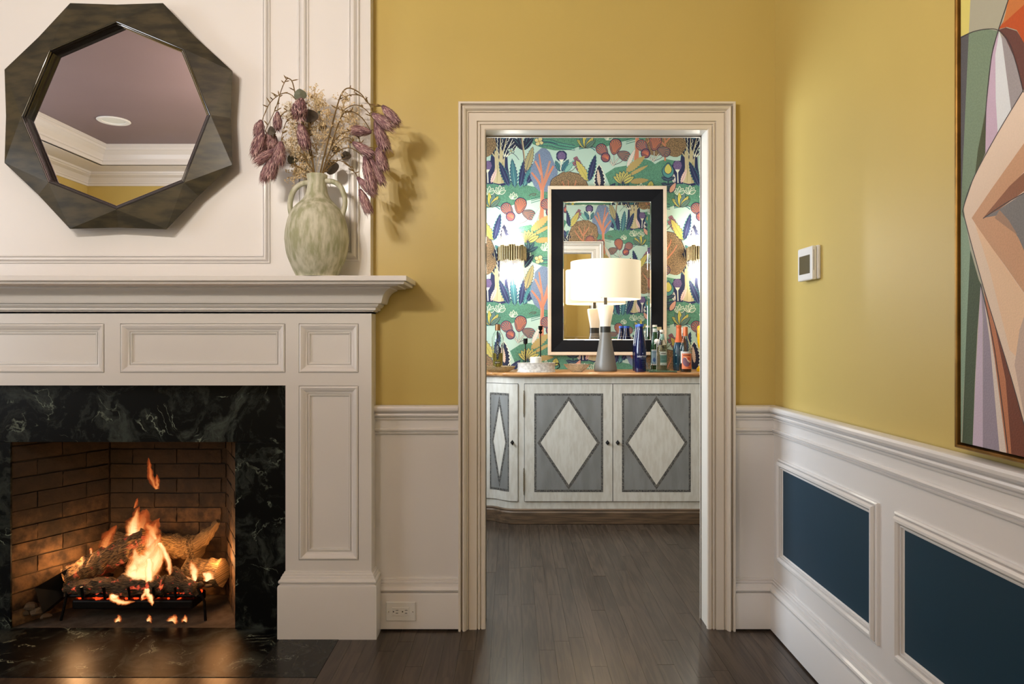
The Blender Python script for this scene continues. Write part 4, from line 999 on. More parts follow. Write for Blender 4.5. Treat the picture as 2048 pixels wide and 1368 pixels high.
def filler(label, main, area, n, m='fleck'):
    o = thing('dried_filler_sprig', P(636,352,VY), label, 'sprig', 'beige dried sprigs in the vase')
    mb = MB(); fmb = MB()
    for pts in main:
        q = spline([P(a, b, 2.63) for a, b in pts], 4); mb.tube(q, .0012, 5)
        L_ = len(q)
        for i in range(n):
            s_ = rf.uniform(.35, 1); p = q[min(int(s_*L_), L_-1)]
            d = Vector((rf.gauss(0,.6), rf.uniform(-.7,.5), rf.gauss(.25,.6))).normalized()*rf.uniform(.008, .042)
            e = p + d; e.y = min(e.y, 2.725)
            mb.tube([p, (p+e)/2 + Vector((0,0,.002)), e], .0005, 3)
            for k_ in range(4):
                dd = Vector((rf.uniform(-1,1), rf.uniform(-1,1), rf.uniform(-1,1))).normalized()*rf.uniform(.004,.009); s2 = dd.cross(Vector((.3,1,.2))).normalized()*rf.uniform(.0016,.0034)
                e2 = e + Vector((rf.uniform(-1,1), rf.uniform(-1,1), rf.uniform(-1,1)))*.004
                if e2.y > 2.738: e2.y = 2.738
                fmb.add([e2, e2 + dd*.5 + s2, e2 + dd, e2 + dd*.5 - s2], [(0,1,2,3)])
    build('stalk', mb, M['fleck'], o, recalc=False); f = build('florets', fmb, M[m], o, recalc=False, kind='stuff')
filler('beige dried sprig with tiny florets leaning left out of the vase', [[(632,360),(622,330),(606,300),(594,270),(588,240)], [(626,350),(600,320),(588,300),(580,280)], [(620,345),(604,345),(590,352)]], 0, 90)
filler('beige dried sprig with tiny florets standing at the centre of the vase', [[(634,360),(632,320),(634,280),(640,240),(636,205)], [(634,340),(645,290),(650,250),(655,232)], [(636,310),(625,270),(622,250)], [(640,240),(634,210),(628,190)]], 0, 90)
filler('beige dried sprig with tiny florets behind the right-hand stems', [[(640,360),(655,310),(675,275),(690,245),(706,230)], [(650,320),(680,290),(710,250)], [(660,300),(680,240),(690,200)]], 0, 80)
M['creamf'] = mat('cream_statice', (236, 224, 202), .8, var=.15, vscale=90)
filler('cream white dried sprig at the left middle of the vase bouquet', [[(630,360),(610,320),(590,290),(580,260)], [(604,310),(586,250),(582,215)], [(600,300),(578,300)]], 0, 90, 'creamf')

# ------------------------------------------------------------------ outlet, thermostat
oy = WY - .006 - .024; ox0, ox1, oz0, oz1 = XA(772, oy), XA(831.5, oy), ZA(1241.5, oy), ZA(1203, oy)
ol = thing('wall_outlet', ((ox0+ox1)/2, oy, oz0), 'white sideways double wall outlet in the baseboard left of the doorway', 'outlet')
mb = MB(); mb.box(ox0, ox1, oy-.005, oy+.001, oz0, oz1); build('cover_plate', mb, M['plastic'], ol, bevel=.003)
cx_, cz_ = (ox0+ox1)/2, (oz0+oz1)/2
mb = MB(); mb.box(cx_-.034, cx_+.034, oy-.0065, oy-.004, cz_-.017, cz_+.017); build('receptacle', mb, M['plastic'], ol, bevel=.001)
mb = MB()
for s in (-.018, .018):
    mb.box(cx_+s-.001, cx_+s+.009, oy-.0069, oy-.006, cz_+.005, cz_+.0068); mb.box(cx_+s-.001, cx_+s+.008, oy-.0069, oy-.006, cz_-.0068, cz_-.005)
    mb.box(cx_+s-.0125, cx_+s-.008, oy-.0069, oy-.006, cz_-.0022, cz_+.0022)
build('slots', mb, M['slot'], ol)
for s in (-.048, .048):
    mb = MB(); mb.ball((cx_+s, oy-.005, cz_), .003, 10, 6, 1, .5, 1); build('screw', mb, M['silver'], ol)

th = thing('thermostat', (RX, 2.445, 1.36), 'white wall thermostat with a grey screen on the yellow right wall', 'thermostat')
def thx(name, x0, x1, y0, y1, z0, z1, m, bev=.003):
    mb = MB(); mb.box(x0, x1, y0, y1, z0, z1); return build(name, mb, m, th, bevel=bev)
thx('base', RX-.012, RX, 2.383, 2.508, 1.362, 1.478, M['plastic'], .004)
thx('housing', RX-.030, RX-.0125, 2.385, 2.506, 1.360, 1.476, M['plastic'], .005)
thx('screen', RX-.0306, RX-.029, 2.402, 2.490, 1.383, 1.447, mat('lcd_olive', (92, 88, 70), .2), 0)
thx('side_slot', RX-.0245, RX-.0235, 2.3843, 2.386, 1.392, 1.462, M['slot'], 0)

# ------------------------------------------------------------------ abstract painting on the right wall
PXW = RX - .040
pa = thing('abstract_painting', (RX, 1.15, .91), 'large abstract painting of angular green, lilac, peach and rust shapes in a thin gold frame', 'painting')
y0, y1, z0, z1 = .62, 1.591, .912, 2.16
mb = MB(); frame_rings(mb, (RX-.002, 0, 0), (0,1,0), (0,0,1), (-1,0,0), y0, y1, z0, z1, [(0,0),(0,.043),(.0015,.045),(.006,.045),(.0075,.043),(.0075,.0)]); build('frame', mb, M['gold'], pa)
mb = MB(); mb.box(RX-.02, RX-.002, y0+.006, y1-.006, z0+.006, z1-.006); build('shadow_gap', mb, M['slot'], pa)
mb = MB(); mb.box(PXW, RX-.019, y0+.013, y1-.013, z0+.013, z1-.013); build('canvas', mb, M['plastic'], pa)
A = Print()
A.poly([(1900,-400),(3400,-400),(3400,3000),(1900,3000)], (186,186,168)); A.nxt(1)
def EX(pts): return [(2900 if x >= 2060 else x, y) for x, y in pts]
A.poly([(1900,-80),(1944,-80),(1941,0),(1939,66),(1900,82)], (226,214,120))
A.poly([(1944,-80),(2040,-80),(2018,0),(1997,60),(1975,58),(1938,66),(1941,0)], (178,176,156))
A.poly([(1900,82),(1938,67),(1936,130),(1929,280),(1923,420),(1916,560),(1900,700)], (92,92,98), .85)
A.nxt(1)
A.poly([(1938,66),(1975,58),(1996,62),(1985,110),(1975,190),(1971,250),(1962,310),(1945,370),(1927,418),(1931,440),(1941,500),(1950,540),(1930,700),(1920,900),(1900,900),(1905,600),(1922,420),(1930,240)], (128,150,126), .88)
A.nxt(1)
A.poly([(1973,210),(1971,306),(1950,352),(1956,300),(1966,250)], (78,86,58), .85)
A.poly([(1915,420),(1931,440),(1941,500),(1936,620),(1922,900),(1900,900),(1906,600)], (148,176,152), .9)
A.poly([(1941,500),(1958,560),(1962,568),(1955,660),(1950,760),(1944,930),(1923,930),(1934,640)], (76,92,68), .82)
A.poly([(1962,566),(1966,640),(1966,930),(1944,930),(1952,740)], (206,190,212), .95)
A.nxt(1)
A.poly([(1997,62),(1984,112),(1973,215),(1971,310),(1996,268),(1994,150)], (206,182,206), .95)
A.poly([(1999,62),(1991,110),(1992,200),(1996,268),(2023,222),(2014,150),(2006,84)], (226,232,238), .97); A.nxt(1)
A.poly([(2003,70),(2023,222),(2046,184),(2040,140),(2028,105),(2015,80)], (164,158,162), .93)
A.poly([(1997,60),(2012,55),(2034,62),(2052,90),(2100,240),(2060,240),(2046,183),(2030,118),(2012,78)], (108,66,62), .9)
A.poly([(1998,58),(2010,38),(2048,8),(2100,-40),(2120,200),(2052,92),(2034,60),(2014,54)], (198,84,36), .93); A.nxt(1)
A.poly([(2020,-20),(2100,-80),(2100,-38),(2048,10),(2006,48),(2013,20)], (206,124,66), .95)
A.poly([(1963,566),(1978,640),(2004,940),(1966,940),(1967,640)], (160,150,168), .92)
A.poly([(1964,568),(1985,680),(2020,940),(2003,940),(1980,680)], (228,214,204), .95)
A.poly([(1968,580),(1990,650),(2010,730),(2028,940),(2018,940),(1990,720)], (196,128,92), .92)
A.poly([(1990,650),(2024,758),(2060,890),(2060,960),(2026,940),(2012,760)], (122,68,50), .88); A.nxt(1)
# big angular peach shape
A.poly([(2300,-160),(2048,180),(2022,222),(1995,268),(1965,320),(1948,356),(1928,415),(1931,440),(1948,506),(1969,579),(1999,678),(2024,758),(2060,890),(2400,2000),(2900,2000),(2900,-160)], (236,214,194), .97); A.nxt(1)
A.poly([(1944,436),(1985,376),(2052,282),(2300,0),(2300,120),(2052,340),(1990,410),(1967,436),(2005,425),(2036,470),(2052,505),(2300,900),(2300,1000),(2052,590),(2010,530),(1970,476)], (212,166,132), .93)
A.poly([(1950,446),(1985,496),(2052,592),(2300,1000),(2300,1500),(2040,720),(2020,700),(1980,540)], (240,206,172), .96); A.nxt(1)
A.poly([(1967,436),(2020,372),(2060,335),(2300,100),(2300,250),(2052,380),(2000,418)], (154,104,80), .9)
A.poly([(1967,436),(2000,418),(2052,384),(2300,240),(2300,800),(2052,508),(2038,476),(2020,450),(2000,430)], (132,130,132), .9); A.nxt(1)
A.poly([(2000,420),(2018,440),(2036,470),(2015,455),(1990,436)], (176,142,120), .93)
A.poly([(2030,730),(2040,660),(2060,600),(2300,1000),(2300,1800),(2060,890)], (206,182,168), .94); A.nxt(1)
for q in ([(2048,180),(1995,268),(1948,356),(1928,415),(1931,440),(1969,579),(2024,758),(2060,890)], [(2024,-20),(1997,62),(1984,112),(1974,200),(1971,260)], [(1916,78),(1945,64),(1975,58),(1998,61),(2018,84),(2034,130),(2048,185)], [(1967,437),(2010,408),(2056,382)], [(1962,568),(1990,700),(2020,930)]):
    A.stroke(q, 1.6, (70,66,70))
def pmap(a, b, h):
    Y = PXW*F/(a-CX); return (PXW - .0003 - h, Y, H + (CY-b)*Y/F)
mb = MB()
xl, xrr = CX + PXW*F/(y1-.013), CX + PXW*F/(y0+.013)
for pts, col, lay in A.p:
    # clip in the plane's own coordinates
    yz = []
    for (a, b) in pts:
        a = max(a, 1880); v = pmap(a, b, 0); yz.append((v[1], v[2]))
    q = clip(yz, y0+.013, y1-.013, z0+.013, z1-.013)
    if q: mb.add([(PXW - .0002 - lay*.00003, a, b) for a, b in q], [tuple(range(len(q)))], col)
build('painted_surface', mb, M['paintprint'], pa, vcol=True, recalc=False)

exec_bar = True
# ------------------------------------------------------------------ sideboard
SBY = 4.37; k4 = SBY/F
def scuffed(name, c, c2, sc=14, rough=.5):
    return mat(name, c, rough, var=.3, vscale=sc, color2=c2, stretch=(2.2,1,.5), bump=.15, bscale=160, detail=10)
M['limed'] = scuffed('limewashed_paint', (218, 211, 200), (207, 198, 185), 26)
M['oak'] = mat('oak_top', (196, 142, 88), .3, var=.3, vscale=6, color2=(160, 108, 60), stretch=(1,9,9), coat=.3)
M['basewood'] = mat('worn_brown_base', (112, 88, 66), .5, var=.5, vscale=7, color2=(84, 66, 50), stretch=(1,6,12), bump=.2, bscale=40, detail=8)
M['greypaint'] = scuffed('grey_chalk_paint', (142, 140, 137), (130, 128, 124), 9); M['darkline'] = mat('worn_dark_line', (62, 60, 60), .6, var=.5, vscale=110, color2=(120, 114, 106), detail=8)
sb = thing('sideboard', (.627, 4.6, 0), 'whitewashed serpentine sideboard with grey diamond panels and an oak top', 'sideboard')
SX = .627
half = [(.577,0),(.625,.004),(.66,.016),(.69,.036),(.715,.060),(.745,.080),(.785,.090),(.83,.094),(.875,.098)]
def dens(h):
    q = spline([(a, b, 0) for a, b in h], 5); return [(p.x, p.y) for p in q]
half = dens(half)
def plan(off=0.0, dy=0.0, endx=.875, yb=4.855):
    h = [(a, b) for a, b in half]
    pts = []
    for i, (a, b) in enumerate(h):
        j0, j1 = max(i-1, 0), min(i+1, len(h)-1); t = Vector((h[j1][0]-h[j0][0], h[j1][1]-h[j0][1])).normalized(); n = Vector((t.y, -t.x))
        if i == len(h)-1: n = Vector((.7, -.7))
        pts.append((a + n.x*off, b + n.y*off))
    right = [(SX+a, SBY+b) for a, b in pts]; left = [(SX-a, SBY+b) for a, b in pts][::-1]
    e = pts[-1][0]
    return left + right + [(SX+e, yb), (SX-e, yb)]
def slab(mb, levels, yb=4.855):
    rs = []
    for off, z in levels: rs.append([(x_, y_, z) for x_, y_ in plan(off, yb=yb)])
    mb.rings(rs, True, True)
mb = MB(); slab(mb, [(0, .094), (0, .918)]); build('body', mb, M['limed'], sb, 25)
mb = MB(); slab(mb, [(.014,.0),(.016,.004),(.016,.072),(.010,.080),(.012,.088),(.004,.094)]); build('base_moulding', mb, M['basewood'], sb, 25)
mb = MB(); slab(mb, [(.010,.916),(.022,.919),(.030,.926),(.032,.934),(.028,.941),(.022,.9435)]); build('top', mb, M['oak'], sb, 25)
dz0, dz1 = ZA(1002, SBY), ZA(768, SBY)
# doors : flat pair and a serpentine one at each end
def curve_at(u):
    """u = distance in x from centre -> y offset on the front curve"""
    u = abs(u)
    if u <= half[0][0]: return 0
    for (a, b), (c, d) in zip(half[:-1], half[1:]):
        if u <= c: return b + (d-b)*(u-a)/(c-a)
    return half[-1][1]
def door_leaf(X0, X1, Xs, knobside, label=None):
    n = 48
    mb = MB(); xs_ = [X0 + (X1-X0)*i/n for i in range(n+1)]
    f = [(x_, SBY + curve_at(x_-SX) - .007) for x_ in xs_]; b = [(x_, SBY + curve_at(x_-SX) + .01) for x_ in xs_]
    mb.rings([[(x_, y_, z) for x_, y_ in f + b[::-1]] for z in (dz0, dz1)], True, True)
    gx0, gx1 = X0-.0028, X1+.0028; g = MB(); n2 = 48; xg = [gx0 + (gx1-gx0)*i/n2 for i in range(n2+1)]
    ff = [(x_, SBY + curve_at(x_-SX) - .0012) for x_ in xg]; gb = [(x_, SBY + curve_at(x_-SX) + .006) for x_ in xg]
    g.rings([[(x_, y_, z) for x_, y_ in ff + gb[::-1]] for z in (dz0-.003, dz1+.003)], True, True)
    build('door_gap', g, M['slot'], sb)
    d = build('door', mb, M['limed'], sb, 25)
    # painted field
    p0, p1 = Xs; zc0, zc1 = ZA(983.7, SBY), ZA(786.7, SBY)
    def pm(mbx, pts, lift):
        mbx.add([(x_, SBY + curve_at(x_-SX) - .0075 - lift, z) for x_, z in pts], [tuple(range(len(pts)))])
    def strip(mbx, x0_, x1_, z0f, z1f, lift, nn=48):
        for i in range(nn):
            xa_, xb_ = x0_ + (x1_-x0_)*i/nn, x0_ + (x1_-x0_)*(i+1)/nn
            pm(mbx, [(xa_, z0f(xa_)), (xb_, z0f(xb_)), (xb_, z1f(xb_)), (xa_, z1f(xa_))], lift)
    wl_ = .0145*(1 if abs(p1-p0) > .2 else .6)
    a = MB(); strip(a, p0, p1, lambda x_: zc0, lambda x_: zc1, .0); build('dark_border', a, M['darkline'], d, recalc=False)
    a = MB(); strip(a, p0+wl_*.9, p1-wl_*.9, lambda x_: zc0+.0145, lambda x_: zc1-.0145, .0006); build('grey_field', a, M['greypaint'], d, recalc=False)
    cxm = (p0+p1)/2; zm = (zc0+zc1)/2
    hx_, hz_ = (p1-p0)/2 - wl_*1.35, (zc1-zc0)/2 - .016
    a = MB(); strip(a, cxm-hx_, cxm+hx_, lambda x_: zm - hz_*(1-abs(x_-cxm)/hx_), lambda x_: zm + hz_*(1-abs(x_-cxm)/hx_), .0012); build('diamond_border', a, M['darkline'], d, recalc=False)
    hx2, hz2 = hx_ - wl_*1.35, (hx_ - wl_*1.35)*hz_/hx_
    a = MB(); strip(a, cxm-hx2, cxm+hx2, lambda x_: zm - hz2*(1-abs(x_-cxm)/hx2), lambda x_: zm + hz2*(1-abs(x_-cxm)/hx2), .0018); build('white_diamond', a, M['limed'], d, recalc=False)
    kx = knobside; ky = SBY + curve_at(kx-SX) - .0075; kz = ZA(885, SBY)
    a = MB(); a.add([(kx-.013,ky,kz),(kx,ky,kz+.017),(kx+.013,ky,kz),(kx,ky,kz-.017),(kx,ky-.016,kz)], [(0,1,4),(1,2,4),(2,3,4),(3,0,4)]); a.tube([(kx,ky,kz),(kx,ky-.02,kz)], .005, 8); a.ball((kx,ky-.022,kz), .008, 10, 6)
    build('knob', a, M['iron'], d, 40)
    return d
xk = lambda p: XA(p, SBY)
d1 = door_leaf(xk(1049.3), xk(1224.7), (xk(1068.5), xk(1206)), xk(1214.7))
d2 = door_leaf(xk(1226.1), xk(1400), (xk(1243.5), xk(1381)), xk(1235))
d3 = door_leaf(xk(958), xk(1035.5), (xk(979), xk(1018)), xk(1024.6))
d4 = door_leaf(2*SX-xk(1035.5), 2*SX-xk(958), (2*SX-xk(1018), 2*SX-xk(979)), 2*SX-xk(1024.6))
M['hinge'] = mat('old_hinge', (150, 134, 110), .4, metal=.6)
for hx_, par in ((1047.5, d1), (1401.3, d2)):
    for (a_, b_) in ((782, 834), (937, 989)):
        mb = MB(); zt, zb = ZA(a_, SBY), ZA(b_, SBY)
        prof = []
        for i in range(13): zz_ = zb + (zt-zb)*i/12; prof += [(.0042 if 2 <= i <= 10 else .0026, zz_), (.0034 if 2 <= i <= 10 else .002, zz_+.004)]
        mb.lathe([(r, z) for r, z in prof], xk(hx_), SBY-.011, 10); build('hinge', mb, M['hinge'], par, 40)

# ------------------------------------------------------------------ bar mirror
bmY = 4.828
bmr = thing('bar_wall_mirror', (XA(1215, bmY), BWY, ZA(711, bmY)), 'rectangular wall mirror in a wide black frame with a pale outer edge over the sideboard', 'mirror')
mx0, mx1, mz0, mz1 = XA(1096, bmY), XA(1333.5, bmY), ZA(710.5, bmY), ZA(371.5, bmY)
def fr(name, a, b, prof, m):
    mb = MB(); frame_rings(mb, (0, BWY-.001, 0), (1,0,0), (0,0,1), (0,-1,0), mx0, mx1, mz0, mz1, prof); return build(name, mb, m, bmr)
fr('pale_outer_edge', 0, 0, [(0,.006),(0,.041),(.003,.043),(.021,.041),(.023,.036),(.023,.006)], M['pale'])
fr('black_frame', 0, 0, [(.0225,.006),(.0225,.035),(.026,.037),(.100,.026),(.103,.022),(.103,.006)], M['black'])
fr('silver_bead', 0, 0, [(.1025,.006),(.1025,.024),(.105,.027),(.109,.025),(.111,.019),(.111,.006)], M['silver'])
mb = MB(); mb.box(mx0+.108, mx1-.108, BWY-.018, BWY-.006, mz0+.108, mz1-.108); build('mirror_glass', mb, M['mirror'], bmr)
fr('glass_bevel', 0, 0, [(.109,.0182),(.128,.0186),(.1285,.0182)], M['mirror'])

# ------------------------------------------------------------------ sconces
def rodmat():
    m = bpy.data.materials.new('clear_glass_rod'); m.use_nodes = True; N, L = nodes(m)
    out = [n for n in N if n.type == 'OUTPUT_MATERIAL'][0]; N.remove(N['Principled BSDF'])
    t = N.new('ShaderNodeBsdfTransparent'); t.inputs[0].default_value = (.93,.93,.91,1); g = N.new('ShaderNodeBsdfGlossy'); g.inputs['Roughness'].default_value = .12
    tl = N.new('ShaderNodeBsdfTranslucent'); m1 = N.new('ShaderNodeMixShader'); m1.inputs[0].default_value = .45; L.new(g.outputs[0], m1.inputs[1]); L.new(tl.outputs[0], m1.inputs[2])
    mx = N.new('ShaderNodeMixShader'); mx.inputs[0].default_value = .3; L.new(t.outputs[0], mx.inputs[1]); L.new(m1.outputs[0], mx.inputs[2]); L.new(mx.outputs[0], out.inputs[0]); return m
M['rod'] = rodmat(); M['bulb'] = mat('lit_bulb', (255,255,255), .4, emit=(255, 244, 226), es=60)
sr = random.Random(9)
for (pxc, lab) in ((1024, 'brass wall sconce with hanging glass rods left of the bar mirror, lit'), (1406, 'brass wall sconce with hanging glass rods half hidden at the right door jamb, lit')):
    Ys = 4.80; X_ = XA(pxc, Ys); zb0, zb1 = ZA(517, Ys-.06), ZA(490, Ys-.06)
    sc_ = thing('wall_sconce', (X_, BWY, zb0), lab, 'wall light', 'pair of glass rod sconces')
    a = MB(); bb = MB(); rod = MB()
    NB = 19
    for i in range(NB):
        an = PI + PI*i/(NB-1); x_, y_ = X_ + .094*math.cos(an), BWY - .012 + .094*math.sin(an)*.92
        dz = (-.006, -.006, 0, 0, .010, .010, 0, 0, .012, .012, .012, 0, 0, .010, .010, 0, 0, -.006, -.006)[i]
        a.lathe([(.0085, zb0 - abs(dz)*.8), (.0085, zb1 + dz)], x_, y_, 10)
        for k_ in range(2):
            x2, y2 = X_ + (.082-.012*k_)*math.cos(an+.04*k_), BWY - .012 + (.082-.012*k_)*math.sin(an+.04*k_)*.92
            y2 = min(y2, BWY-.008)
            rod.lathe([(.0034, zb0 - sr.uniform(.14,.185) + .05*abs(math.cos(an))*.6), (.0034, zb1 + sr.uniform(.05,.085))], x2, y2, 7)
    build('brass_band', a, M['brass'], sc_, 50); build('glass_rods', rod, M['rod'], sc_, 60, kind='stuff')
    a = MB(); a.box(X_-.05, X_+.05, BWY-.012, BWY-.003, zb0-.02, zb1+.02); build('backplate', a, M['brass'], sc_)
    for dz in (zb1+.025, zb0-.075):
        a = MB(); a.lathe([(.004,-.04),(.018,-.03),(.024,0),(.018,.028),(.004,.04)], X_, BWY-.05, 16, dz); build('bulb', a, M['bulb'], sc_, 60)
    light('sconce_light', 'POINT', (X_, BWY-.085, zb0-.07), 6.5, (1, .93, .82), .03); light('sconce_light', 'POINT', (X_, BWY-.085, zb1+.05), 6.5, (1, .93, .82), .03)

# ------------------------------------------------------------------ table lamp
TZ_ = .9437
LY = 4.55; lx = XA(1211, LY); s5 = LY/F
lamp = thing('table_lamp', (lx, LY, TZ_), 'grey and white hourglass table lamp with a glowing cream drum shade', 'lamp')
lz = lambda py: ZA(py, LY)
b0 = TZ_
M['greycer'] = mat('grey_ceramic', (122, 118, 112), .35, spec=.5); M['collar'] = mat('dark_collar', (62, 60, 56), .4, metal=.4)
M['whitecer'] = mat('white_glass_cone', (240, 234, 222), .35, emit=(255, 236, 205), es=.05)
mb = MB(); mb.lathe([(.001,b0),(.070,b0),(.0745,b0+.004),(.0745,b0+.016),(.066,b0+.06),(.046,lz(690)),(.035,lz(668)),(.034,lz(665)),(.001,lz(665))], lx, LY, 40, cap=False); build('base', mb, M['greycer'], lamp, 50)
mb = MB(); mb.lathe([(.034,lz(665)),(.034,lz(653))], lx, LY, 32); build('collar', mb, M['collar'], lamp, 50)
mb = MB(); mb.lathe([(.033,lz(653)),(.036,lz(645)),(.053,lz(616)),(.053,lz(611)),(.045,lz(610))], lx, LY, 32); build('upper_cone', mb, M['whitecer'], lamp, 50)
mb = MB(); mb.lathe([(.011,lz(610)),(.011,lz(592))], lx, LY, 16); mb.tube([(lx-.225,LY,lz(592)),(lx+.225,LY,lz(592))], .002, 6, up=(0,0,1)); mb.tube([(lx,LY-.225,lz(592)),(lx,LY+.225,lz(592))], .002, 6, up=(0,0,1)); build('stem', mb, M['collar'], lamp, 50)
def shade_mat():
    m = bpy.data.materials.new('glowing_linen_shade'); m.use_nodes = True; N, L = nodes(m); b = N['Principled BSDF']
    b.inputs['Base Color'].default_value = (*lin((244, 228, 200)), 1); b.inputs['Roughness'].default_value = .8
    b.inputs['Emission Color'].default_value = (*lin((255, 226, 184)), 1); b.inputs['Emission Strength'].default_value = .33
    return m
M['shade'] = shade_mat()
st, sbt = lz(524), lz(599)
mb = MB(); mb.lathe([(.226, sbt),(.2265, sbt),(.2265, st),(.226, st),(.223, st),(.223, sbt),(.226, sbt)], lx, LY, 64, cap=False); build('lamp_shade', mb, M['shade'], lamp, 40)
mb = MB(); mb.ball((lx, LY, lz(580)), .028, 16, 10); build('bulb', mb, mat('lamp_bulb', (255,255,255), .4, emit=(255, 226, 184), es=10), lamp, 60)
light('table_lamp_light', 'POINT', (lx, LY-.001, lz(562)), 4.5, (1, .84, .66), .05)

# ------------------------------------------------------------------ glassware and bottles
def glass(name, c, rough=.02, body=.0):
    m = mat(name, c, rough, trans=1.0, ior=1.3); return m
M['gblue'] = mat('cobalt_glass', (5, 14, 84), .06, trans=.5, ior=1.45, coat=.5); M['gclear'] = glass('clear_bottle_glass', (247, 250, 247))
M['ggreen'] = mat('green_glass', (18, 96, 40), .06, trans=.6, ior=1.45, coat=.5); M['gteal'] = mat('dark_teal_glass', (10, 66, 96), .08, trans=.2, coat=.6)
M['gred'] = mat('red_brown_glass', (104, 40, 24), .1, trans=.4, coat=.5); M['elder'] = mat('yellow_liqueur', (172, 150, 60), .1, trans=.6, ior=1.33)
M['tonic'] = mat('pale_tonic', (214, 206, 168), .1, trans=.8, ior=1.33); M['wine'] = mat('dark_rose_wine', (60, 20, 14), .1, trans=.3)
M['orange'] = mat('orange_foil', (214, 110, 66), .35, metal=.3); M['copper'] = mat('copper_cap', (150, 104, 66), .4, metal=.6)
M['wcap'] = mat('white_cap', (232, 228, 218), .4); M['bcap'] = mat('blue_foil', (54, 90, 190), .3, metal=.4); M['ycer'] = mat('yellow_enamel', (242, 192, 16), .3, coat=.4)
def bottle(name, label, pxc, base_py, prof, mg, cap=None, liquid=None, Y=None, group=None, cat='bottle'):
    """prof in photo pixels: (half width, py); Y from the base row"""
    Y = Y or (H - TZ_)*F/(base_py - CY)
    k_ = Y/F; x_ = XA(pxc, Y); z0_ = TZ_; bz = base_py
    o = thing(name, (x_, Y, z0_), label, cat, group)
    pr = [(max(r*k_, .0008), z0_ + (bz-py)*k_) for r, py in prof]
    t = .0018
    mb = MB(); outer_ = [(.0008, pr[0][1])] + pr
    if mg.name.startswith('clear'):
        inner_ = [(max(r-t, .0006), z + (.003 if i == 0 else 0)) for i, (r, z) in enumerate(pr)][::-1] + [(.0006, pr[0][1]+.003)]
        mb.lathe(outer_ + inner_, x_, Y, 28, cap=False)
    else: mb.lathe(outer_ + [(.0008, pr[-1][1])], x_, Y, 28, cap=False)
    body = build('glass_body', mb, mg, o, 50)
    if liquid:
        top, ml_ = liquid; zt = z0_ + (bz-top)*k_
        lp = [(.0006, pr[0][1]+.0035)] + [(max(r-t-.0006, .0006), z + (.0035 if i == 0 else 0)) for i, (r, z) in enumerate(pr) if z < zt]
        rl = lp[-1][0]; lp += [(rl, zt), (.0006, zt)]
        mb = MB(); mb.lathe(lp, x_, Y, 28, cap=False); build('liquid', mb, ml_, o, 50)
    if cap:
        r_, pa_, pb_, mc = cap
        mb = MB(); za, zb_ = z0_ + (bz-pb_)*k_, z0_ + (bz-pa_)*k_
        mb.lathe([(.0006, za+.0005), (r_*k_, za), (r_*k_*1.02, (za+zb_)/2), (r_*k_*.96, zb_), (.0006, zb_+.0003)], x_, Y, 24, cap=False); build('cap', mb, mc, o, 50)
    return o, x_, Y, k_, z0_, bz
def text2d(s, size):
    cu = bpy.data.curves.new('t', 'FONT'); cu.body = s; cu.size = size; cu.align_x = 'CENTER'; cu.align_y = 'CENTER'; cu.resolution_u = 2
    ob = bpy.data.objects.new('t', cu); COL.objects.link(ob); dg = bpy.context.evaluated_depsgraph_get(); me = ob.evaluated_get(dg).to_mesh()
    vs = [(v.co.x, v.co.y) for v in me.vertices]; fs = [tuple(p.vertices) for p in me.polygons]
    ob.evaluated_get(dg).to_mesh_clear(); bpy.data.objects.remove(ob); bpy.data.curves.remove(cu); return vs, fs
class Lab:
    """flat print wrapped on a bottle; u, v in photo pixels relative to the bottle axis / base"""
    def __init__(s, info, r): s.o, s.x, s.Y, s.k, s.z0, s.bz = info; s.r = r; s.mb = MB(); s.n = 0
    def pt(s, u, py, lift): 
        R_ = (s.r*s.k) + .0004 + lift; th = u/s.r; return (s.x + R_*math.sin(th), s.Y - R_*math.cos(th), s.z0 + (s.bz-py)*s.k)
    def rect(s, u0, u1, v0, v1, col, nn=10):
        for i in range(nn):
            a, b = u0 + (u1-u0)*i/nn, u0 + (u1-u0)*(i+1)/nn
            s.mb.add([s.pt(a,v0,s.n*.0001), s.pt(b,v0,s.n*.0001), s.pt(b,v1,s.n*.0001), s.pt(a,v1,s.n*.0001)], [(0,1,2,3)], (*lin(col), 1))
        s.n += 1
    def poly(s, pts, col):
        u = min(a for a, b in pts); u9 = max(a for a, b in pts)
        while u < u9:
            q = clip(list(pts), u, u+.8, -9999, 9999); u += .8
            if q: s.mb.add([s.pt(a, b, s.n*.0001) for a, b in q], [tuple(range(len(q)))], (*lin(col), 1))
        s.n += 1
    def text(s, t, size, u, v, col, rot=False, sx=1):
        vs, fs = text2d(t, size)
        s.mb.add([s.pt(u + (y if rot else x*sx), v + ((x) if rot else -y), s.n*.0001) for x, y in vs], fs, (*lin(col), 1)); s.n += 1
    def done(s, name='label'): return build(name, s.mb, M['flat'], s.o, vcol=True, recalc=False)

# liqueur bottle in the glass dish
bi = bottle('liqueur_bottle', 'clear ribbed liqueur bottle with black ornate label at the left end of the sideboard', 995.5, 741.5, [(9.5,741.5),(10,738),(10.5,720),(11,700),(12,685),(11.8,676),(9,668),(5.8,663),(5,658),(5,652)], M['gclear'], (5.4,649,661,M['copper']), (706, M['elder']))
l = Lab(bi, 11.6); l.poly([(-2,665),(0,661),(2,665),(1.8,676),(0,679),(-1.8,676)], (20,18,22)); l.poly([(-7,697),(-3,692),(3,692),(7,697),(7,703),(3,708),(-3,708),(-7,703)], (28,24,36)); l.poly([(-1.6,684),(0,680),(1.6,684),(2,716),(0,720),(-2,716)], (16,16,20)); l.text('ST-GERMAIN', 5.0, 0, 699, (210,205,190), True)
l.rect(-6,6,722.5,726.5,(24,22,22)); l.rect(-4.6,4.6,724,725,(170,150,110)); l.done()
